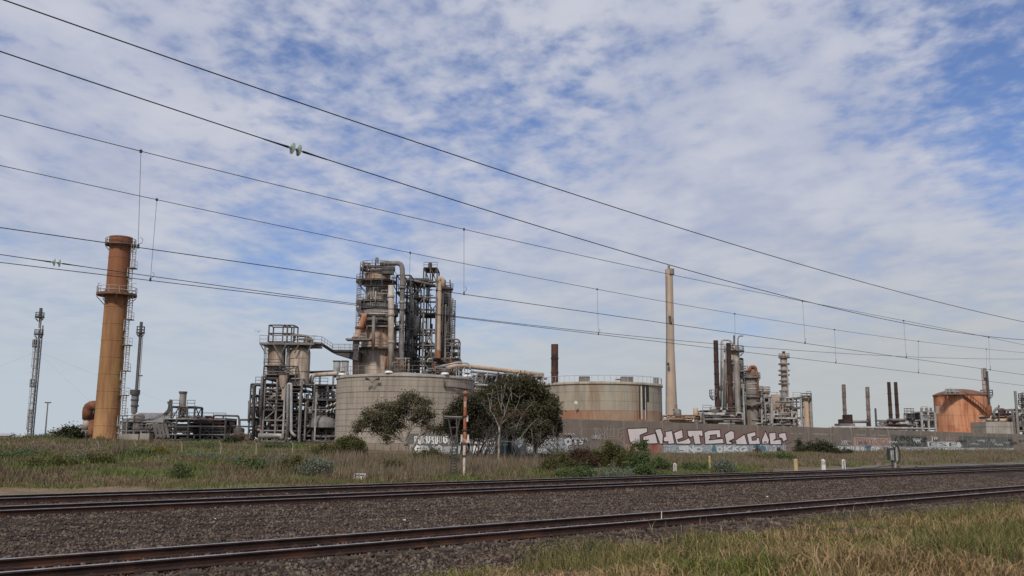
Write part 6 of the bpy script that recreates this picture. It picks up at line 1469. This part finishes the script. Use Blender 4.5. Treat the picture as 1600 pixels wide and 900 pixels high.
def tree2():
    D = 69.; rn = random.Random(5); b = gnd(812, D); rt = thing('round_tree', 'large dark domed tree with pale bare limbs showing on its left side', 'tree', b)
    blobs = [(805, 604, 30, 13), (785, 612, 26, 14), (830, 612, 26, 16), (850, 628, 20, 18), (768, 622, 20, 14), (858, 650, 15, 22), (845, 668, 20, 16), (826, 650, 26, 22), (800, 628, 24, 14), (838, 684, 12, 14), (757, 634, 14, 12), (866, 640, 8, 16), (818, 672, 14, 12), (750, 618, 8, 8), (822, 598, 14, 8), (788, 652, 20, 12), (772, 662, 16, 12), (795, 672, 18, 10), (780, 640, 18, 12), (868, 668, 8, 14)]
    cs = [P(x, y, D + rn.uniform(.3, 2.0)) for x, y, _, _ in blobs]; rs = [(w * D / f, (w + h) * .55 * D / f, h * D / f) for _, _, w, h in blobs]
    L2 = leafmat('dark_tree_leaf', [(.036, .034, .017), (.06, .057, .027), (.09, .082, .042), (.048, .045, .024), (.12, .10, .058)], trans=.15)
    V, Fc = leaves(62000, [tuple(c) for c in cs], rs, .18, 18, 2.2, .2, .3); np_mesh('crown', V, Fc, L2, rt)
    mb = MB(); limb(mb, b - Vector((0, 0, .2)), P(826, 680, D + 1), .2, .14, rn, 4, .05); limb(mb, gnd(835, D + 1), P(842, 670, D + 1), .15, .1, rn, 4, .05); limb(mb, b, P(800, 690, D), .14, .1, rn, 3)
    mb.build('trunk', BARKD, rt, smooth_=True)
    m2 = MB()
    for c in cs: pts = limb(m2, P(824, 682, D + 1), c, .08, .02, rn, 5, .08); twigs(m2, pts, rn, 4, .5, .012)
    m2.build('branches', BARKD, rt, smooth_=True)
    # pale bare tree in front
    D = 66.; b = gnd(780, D); rt = thing('bare_tree', 'bare pale limbed tree fanning upwards in front of the dark domed tree', 'tree', b)
    mb = MB(); f1 = P(780, 668, D); limb(mb, b - Vector((0, 0, .2)), f1, .085, .07, rn, 5, .03); mb.build('trunk', BARK, rt, smooth_=True); m2 = MB()
    for x0, y0, x1, y1, r0 in ((780, 668, 766, 640, .06), (766, 640, 762, 615, .04), (766, 640, 770, 608, .035), (780, 668, 788, 650, .06), (788, 650, 783, 602, .04), (783, 640, 789, 600, .03), (785, 645, 776, 604, .03), (788, 650, 799, 614, .045), (799, 625, 798, 605, .03), (782, 664, 806, 640, .04), (806, 640, 812, 622, .03), (806, 690, 838, 656, .045), (838, 665, 848, 660, .02), (795, 670, 818, 662, .02), (780, 690, 806, 690, .03), (766, 650, 752, 628, .02), (806, 672, 822, 640, .025), (822, 640, 836, 625, .02)):
        pts = limb(m2, P(x0, y0, D), P(x1, y1, D), r0 * .75, r0 * .35, rn, 4, .06); twigs(m2, pts, rn, 4, .5, .012)
    m2.build('branches', mat('bare_limb_bark', (.26, .235, .21), (.15, .135, .12), 3, .9), rt, smooth_=True)
    V, Fc = leaves(420, [tuple(P(x, y, D)) for x, y in ((776, 655), (800, 648), (814, 647), (770, 640))], [(.5, .5, .4)] * 4, .12, 22, 2.2, .1, .8)
    np_mesh('dead_leaves', V, Fc, leafmat('dead_leaf', [(.15, .085, .055), (.11, .07, .045), (.18, .11, .075)]), rt)
    # tree on the left, many dark stems
    D = 67.5; b = gnd(750, D); rt = thing('thicket_tree', 'dark many stemmed tree behind the rusty signal mast', 'tree', b)
    blobs = [(735, 632, 22, 12), (716, 645, 16, 14), (706, 662, 12, 14), (728, 660, 22, 16), (752, 650, 18, 18), (742, 676, 20, 12), (715, 680, 14, 12), (764, 672, 12, 14), (700, 650, 6, 7), (722, 636, 16, 10), (745, 640, 16, 14), (758, 655, 14, 16), (702, 668, 10, 10)]
    cs = [P(x, y, D + rn.uniform(-.5, 1)) for x, y, _, _ in blobs]; rs = [(w * D / f, (w + h) / 2 * D / f, h * D / f) for _, _, w, h in blobs]
    V, Fc = leaves(30000, [tuple(c) for c in cs], rs, .16, 28, 2.4, .2, .3); np_mesh('crown', V, Fc, leafmat('brownish_dark_leaf', [(.03, .032, .018), (.05, .05, .028), (.045, .036, .026), (.08, .078, .04), (.028, .026, .018)], trans=.15), rt)
    mb = MB()
    for k in range(22):
        x = 718 + k * 4 + rn.uniform(-2, 2); bb = gnd(742 + (x - 760) * .55, D + rn.uniform(-.5, 1)); pts = limb(mb, bb, P(x, rn.uniform(640, 675), D + rn.uniform(-.5, .8)), .05, .015, rn, 5, .05); twigs(mb, pts, rn, 8, .7, .012)
    mb.build('stems', BARKD, rt, smooth_=True)
    D = 66.5; rt = thing('dead_thicket', 'tangle of thin bare dark stems under the dark domed tree', 'shrub', gnd(775, D)); mb = MB()
    for k in range(34):
        x = rn.uniform(735, 868); bb = gnd(x + rn.uniform(-8, 8), D + rn.uniform(0, 1.5)); pts = limb(mb, bb, P(x + rn.uniform(-12, 12), rn.uniform(655, 695), D + rn.uniform(0, 1.5)), .03, .01, rn, 5, .08); twigs(mb, pts, rn, 7, .6, .010)
    mb.build('stems', mat('grey_stem', (.14, .12, .11), (.09, .08, .07), 3, .95), rt)
tree2()
def bush(name, label, cat, px, py_top, w, D, mt, n, size=.12, asp=2, stems=8, group=None, sq_=1.0, seed=0, bark=None, drop=.0):
    b = gnd(px, D); rn = random.Random(seed + int(px)); zt = P(px, py_top, D).z; h = max(.25, zt - b.z); W_ = w * D / f / 2
    rt = thing(name, label, cat, b, group); cs, rs = [], []
    for k in range(20):
        a = rn.random() * 6.28; rr = rn.random() ** .6 * .95; env = (1 - rr ** 2) ** .5; hh = h * env * rn.uniform(.25, .85); u = rn.uniform(.16, .34)
        cs.append((b.x + math.cos(a) * W_ * rr, b.y + math.sin(a) * W_ * rr * .8, b.z + hh)); rs.append((W_ * u, W_ * u, h * rn.uniform(.12, .26)))
    for k in range(5):
        a = rn.uniform(-.5, .5); cs.append((b.x + a * W_, b.y, b.z + h * rn.uniform(.6, .95))); rs.append((W_ * .12, W_ * .12, h * .12))
    V, Fc = leaves(int(n * 1.7), cs, rs, size, seed + 7, asp, .15, drop); np_mesh('foliage', V, Fc, mt, rt)
    mb = MB()
    for k in range(stems):
        c = cs[k % len(cs)]; pts = limb(mb, b - Vector((0, 0, .1)), c, .03, .012, rn, 4, .1); twigs(mb, pts, rn, 3, h * .3, .01)
    mb.build('stems', bark or BARKD, rt); return rt
B1 = leafmat('olive_shrub_leaf', [(.05, .055, .018), (.085, .085, .028), (.12, .11, .04), (.065, .06, .026)], trans=.15)
B2 = leafmat('green_shrub_leaf', [(.05, .08, .025), (.08, .115, .04), (.11, .14, .055), (.06, .075, .03)], trans=.15)
B3 = leafmat('grey_green_leaf', [(.11, .135, .095), (.16, .18, .135), (.085, .11, .075), (.21, .22, .175)], trans=.15)
B4 = leafmat('rust_shrub_leaf', [(.09, .045, .03), (.06, .035, .025), (.07, .055, .03), (.12, .06, .04)], trans=.1)
B5 = leafmat('yellow_flower', [(.30, .22, .03), (.22, .16, .03), (.09, .10, .03), (.06, .08, .025)], trans=.2)
B6 = leafmat('dark_shrub_leaf', [(.028, .035, .016), (.045, .05, .024), (.06, .06, .03), (.03, .03, .018)], trans=.1)
bush('shrub', 'round dark olive shrub at the left foot of the beige tank', 'shrub', 545, 682, 66, 66, B1, 5200, .12, seed=1)
bush('shrub', 'small dark shrub before the low graffiti wall', 'shrub', 670, 697, 42, 64, B1, 1900, .11, seed=2)
bush('shrub', 'olive yellow shrub below the white scrawl on the wall', 'shrub', 956, 686, 46, 66, B1, 3600, .11, seed=3)
bush('shrub', 'bright green shrub standing before the first big pink letter', 'shrub', 1000, 689, 44, 63, B2, 3600, .11, seed=4)
bush('shrub', 'rusty brown shrub between the dark domed tree and the olive yellow shrub', 'shrub', 905, 697, 60, 65, B4, 3200, .11, seed=5)
bush('shrub', 'dark shrub hiding the end of the big pink letters', 'shrub', 1240, 684, 36, 112, B6, 2400, .2, seed=6)
bush('shrub', 'wide dark shrub right of the big pink letters', 'shrub', 1276, 690, 66, 106, B6, 3800, .2, seed=7)
bush('shrub', 'low brown shrub at the wall foot under the pink letters', 'shrub', 1172, 698, 26, 104, B4, 1100, .18, seed=8)
bush('shrub', 'low green mound of weeds left of the yellow marker post', 'shrub', 1222, 709, 60, 88, B2, 2300, .14, seed=9)
bush('flowering_shrub', 'yellow flowering shrub on the slope right of the ochre chimney', 'shrub', 251, 699, 40, 60, B5, 1700, .10, seed=10)
bush('flowering_shrub', 'small yellow brown shrub at the foot of the ochre chimney', 'shrub', 158, 683, 18, 100, B5, 500, .14, seed=11, group=None)
bush('shrub', 'small dark round shrub on the crest left of the hopper unit', 'shrub', 363, 683, 26, 92, B6, 1300, .15, seed=12)
bush('thistle', 'pale grey green thistle mound in the field left of the signal mast', 'plant', 500, 716, 56, 50, B3, 2200, .13, 3.2, seed=13)
bush('thistle', 'pale grey green plant beside the thin yellowish marker post', 'plant', 1131, 719, 34, 66, B3, 1500, .14, 3.2, seed=14)
bush('thistle', 'pale grey green plant low on the left slope under the fence', 'plant', 130, 722, 52, 52, B3, 800, .12, 3, seed=15)
bush('thistle', 'spiky pale plant by the second fence post from the left', 'plant', 41, 702, 22, 60, B3, 420, .13, 3, seed=16)
bush('thistle', 'low pale weeds spreading before the bright green shrub', 'plant', 950, 726, 90, 56, B3, 800, .13, 3, seed=17)
bush('weed_clump', 'fresh green weed clump near the far track left of centre', 'plant', 285, 724, 36, 46, B2, 900, .11, 3, seed=18)
bush('weed_clump', 'dark green weed clump below the fence on the far left', 'plant', 40, 708, 110, 57, B2, 3200, .12, 2.6, seed=19)
bush('weed_clump', 'grey green weed mound on the left slope before the flowering shrub', 'plant', 150, 722, 60, 50, B1, 1300, .11, 2.6, seed=20)
bush('tree', 'dark low tree on the horizon left of the flue duct', 'tree', 109, 664, 46, 175, B6, 2400, .4, seed=21)
rn = random.Random(44)
for k, (px, lab) in enumerate(((300, 'scrubby pale weed right of the flowering shrub'), (330, 'scrubby pale weed below the third fence post from the right'), (372, 'scrubby pale weed in the middle of the slope below the small dark shrub'), (420, 'scrubby pale weed at the right end of the wire fence'), (450, 'scrubby pale weed just left of the thistle mound'))):
    bush('scrub_weed', lab, 'plant', px, 708 + rn.uniform(-3, 3), 42, 57 - k, B3, 420, .09, 3, seed=30 + k, group='pale weeds on the left slope', bark=mat('grey_stem', (.14, .12, .11)))
for k, (px, yt, w, D, mt, n, lab) in enumerate((
    (875, 705, 46, 64, B1, 1500, 'low olive scrub at the foot of the leafless silvery shrub'), (930, 700, 40, 66, B1, 1900, 'olive brown scrub joining the rusty shrub to the olive yellow one'), (978, 702, 34, 65, B1, 1500, 'dark scrub between the olive yellow shrub and the bright green one'),
    (1030, 714, 36, 66, B2, 1300, 'low green weeds spreading right of the bright green shrub'), (900, 725, 80, 55, B2, 1700, 'fresh green weeds beside the track below the rusty shrub'), (1008, 725, 60, 59, B2, 1400, 'fresh green weeds just left of the leftmost white marker post'), (1085, 723, 50, 68, B2, 1100, 'green weeds around the thin yellowish marker post'),
    (1310, 699, 40, 106, B6, 1500, 'small dark scrub trailing off right of the wide dark shrub'), (1205, 697, 40, 108, B4, 1300, 'brown scrub joining the wall foot shrub to the dark shrub'), (1180, 712, 50, 86, B1, 1300, 'olive weeds in dry grass before the end of the pink letters'),
    (515, 693, 60, 64, B1, 2200, 'olive scrub between the fence end and the round dark olive shrub'), (470, 712, 70, 52, B1, 1600, 'olive weeds left of the pale thistle mound'), (395, 716, 80, 52, B2, 1500, 'green weeds low on the slope under the right end of the fence'),
    (215, 706, 80, 58, B2, 1900, 'green weeds on the slope below the chimney'), (90, 726, 90, 48, B1, 1600, 'olive weeds low on the far left slope'), (320, 694, 70, 78, B2, 1500, 'green weeds behind the fence below the low process building'), (60, 690, 90, 84, B2, 1800, 'green weeds behind the fence at the far left'), (440, 692, 80, 82, B2, 1700, 'green weeds behind the fence before the hopper unit'),
    (860, 712, 34, 60, B1, 900, 'olive tuft before the trunks of the dark domed tree'), (700, 712, 40, 62, B6, 900, 'dark weeds behind the foot of the ladder'), (610, 716, 50, 56, B1, 800, 'olive weeds in the dry grass above the white cable box'))):
    bush('scrub', lab, 'shrub', px, yt, w, D, mt, n, .11, seed=60 + k)
# leafless silver shrub between tree and wall scrawl
def dead_shrub():
    D = 70.; b = gnd(884, D); rt = thing('leafless_shrub', 'leafless silvery twiggy shrub right of the dark domed tree before the wall', 'shrub', b); rn = random.Random(12); mb = MB()
    for k in range(46):
        a = rn.uniform(-1, 1); q = Vector((b.x + a * 1.9 * 1.15, D + rn.uniform(-1, 1), b.z + (1.35 - .5 * a * a) * rn.uniform(.6, 1.45))); pts = limb(mb, b + Vector((a * .4, 0, 0)), q, .022, .009, rn, 4, .08); twigs(mb, pts, rn, 9, .5, .008)
    mb.build('stems', mat('silver_twig', (.20, .185, .18), (.10, .09, .088), 5, .9), rt)
dead_shrub()
# grass stalk tussocks on the crest by the chimney
r_ = np.random.default_rng(9); n = 260; pxs = 186 + r_.random(n) * 20; X = (pxs - 800) / f * 60; Y = 60 + r_.random(n)
tag(tri_blades('tall_stalks', X, Y, gz(X, Y), .7 + .9 * r_.random(n), .03, .12, DRY, 91), 'tall straw coloured stalks standing in front of the chimney foot', 'weeds')['kind'] = 'stuff'
# distant low tree line and roofs at the horizon
def horizon():
    r = np.random.default_rng(3); cs, rs = [], []
    for k in range(150):
        px = r.uniform(-400, 2100); D = r.uniform(560, 700); p = P(px, 688, D); cs.append((p.x, D, 1.9)); rs.append((r.uniform(8, 22), 5, r.uniform(.6, 1.9)))
    V, Fc = leaves(36000, cs, rs, .8, 5, 1.6, .1); V[:, 2] = np.maximum(V[:, 2], 1.0); tag(np_mesh('distant_trees', V, Fc, leafmat('distant_leaf', [(.045, .05, .04), (.07, .075, .055), (.05, .055, .04)], trans=.1)), 'thin dark line of far trees along the horizon', 'trees')['kind'] = 'stuff'
horizon()
# far sheds at the left edge
for k, (px, w, y, lab) in enumerate(((8, 26, 681, 'pale flat far shed at the left picture edge'), (94, 12, 675, 'small rusty shed beside the dark low tree'), (34, 16, 683, 'tiny grey far shed between the left edge and the flare mast'))):
    D = 190. if k == 1 else 300.; p = P(px, y, D); w_ = w * D / f; rt = thing('shed', lab, 'shed', (p.x, D, 1.4)); MB().box((p.x, D, (1.2 + p.z) / 2), (w_, 6, p.z - 1.2)).build('wall', CONC if k != 1 else CLADR, rt)
    MB().add([(p.x - w_ * .53, D - 3.3, p.z), (p.x + w_ * .53, D - 3.3, p.z), (p.x + w_ * .53, D + 3.3, p.z), (p.x - w_ * .53, D + 3.3, p.z), (p.x - w_ * .53, D, p.z + .7), (p.x + w_ * .53, D, p.z + .7)], [(0, 1, 5, 4), (2, 3, 4, 5), (0, 4, 3), (1, 2, 5), (3, 2, 1, 0)]).build('roof', STEELL, rt)
# bird in the sky and litter on the ballast
def bird(px, py, D, lab):
    c = P(px, py, D); rt = thing('bird', lab, 'bird', c); B = mat('bird_feather', (.04, .038, .036), (.06, .055, .05), 5, .8)
    MB().lathe(c - Vector((0, 0, .0)), [(0, -.06), (.05, -.03), (.055, .0), (.03, .05), (0, .06)], 8).build('body', B, rt, smooth_=True)
    for sg in (-1, 1): MB().add([c + Vector((sg * .03, .05, .02)), c + Vector((sg * .03, -.06, .02)), c + Vector((sg * .22, -.04, .12)), c + Vector((sg * .42, .03, .05)), c + Vector((sg * .2, .07, .10))], [(0, 1, 2, 4), (4, 2, 3)]).build('wing', B, rt)
    MB().add([c + Vector((-.03, .05, 0)), c + Vector((.03, .05, 0)), c + Vector((.05, .2, .0)), c + Vector((-.05, .2, .0))], [(0, 1, 2, 3)]).build('tail', B, rt)
bird(403.5, 518.5, 95, 'small dark bird flying left of the hopper unit')
for k, (px, py, s_, lab) in enumerate(((336, 812, .05, 'white scrap of litter on the ballast left of centre'), (632, 814, .06, 'larger of two white scraps side by side on the ballast'), (640, 818, .035, 'smaller of two white scraps side by side on the ballast'), (652, 797, .04, 'white scrap on the ballast just above the pair'), (1198, 777, .07, 'white scrap on the ballast above the start of the bank'), (1256, 761, .05, 'small white scrap on the ballast right of centre'), (1355, 798, .09, 'long pale scrap beside the near rail above the bank'), (1244, 871, .03, 'tiny white scrap in the grass near the bottom'), (1298, 876, .04, 'cream scrap in the grass at the lower right'))):
    p = onz(px, py, -.18) if py < 820 else None
    if p is None:
        for dd in np.arange(6, 50, .1):
            p = P(px, py, dd)
            if p.z < gz(p.x, p.y) + .05: break
    r2 = random.Random(k); mb = MB(); V = [Vector((r2.uniform(-1, 1), r2.uniform(-1, 1), r2.uniform(0, .8))) * s_ for _ in range(7)]
    mb.add([p + v for v in V] , [(0, 1, 2), (1, 3, 2), (2, 3, 4), (3, 5, 4), (4, 5, 6), (0, 2, 4), (6, 0, 4)]); tag(mb.build('litter', mat('white_plastic', (.75, .75, .72), (.65, .65, .62), 9, .5), None, origin=p), lab, 'litter', 'scraps of litter on the ballast' if py < 820 else None)
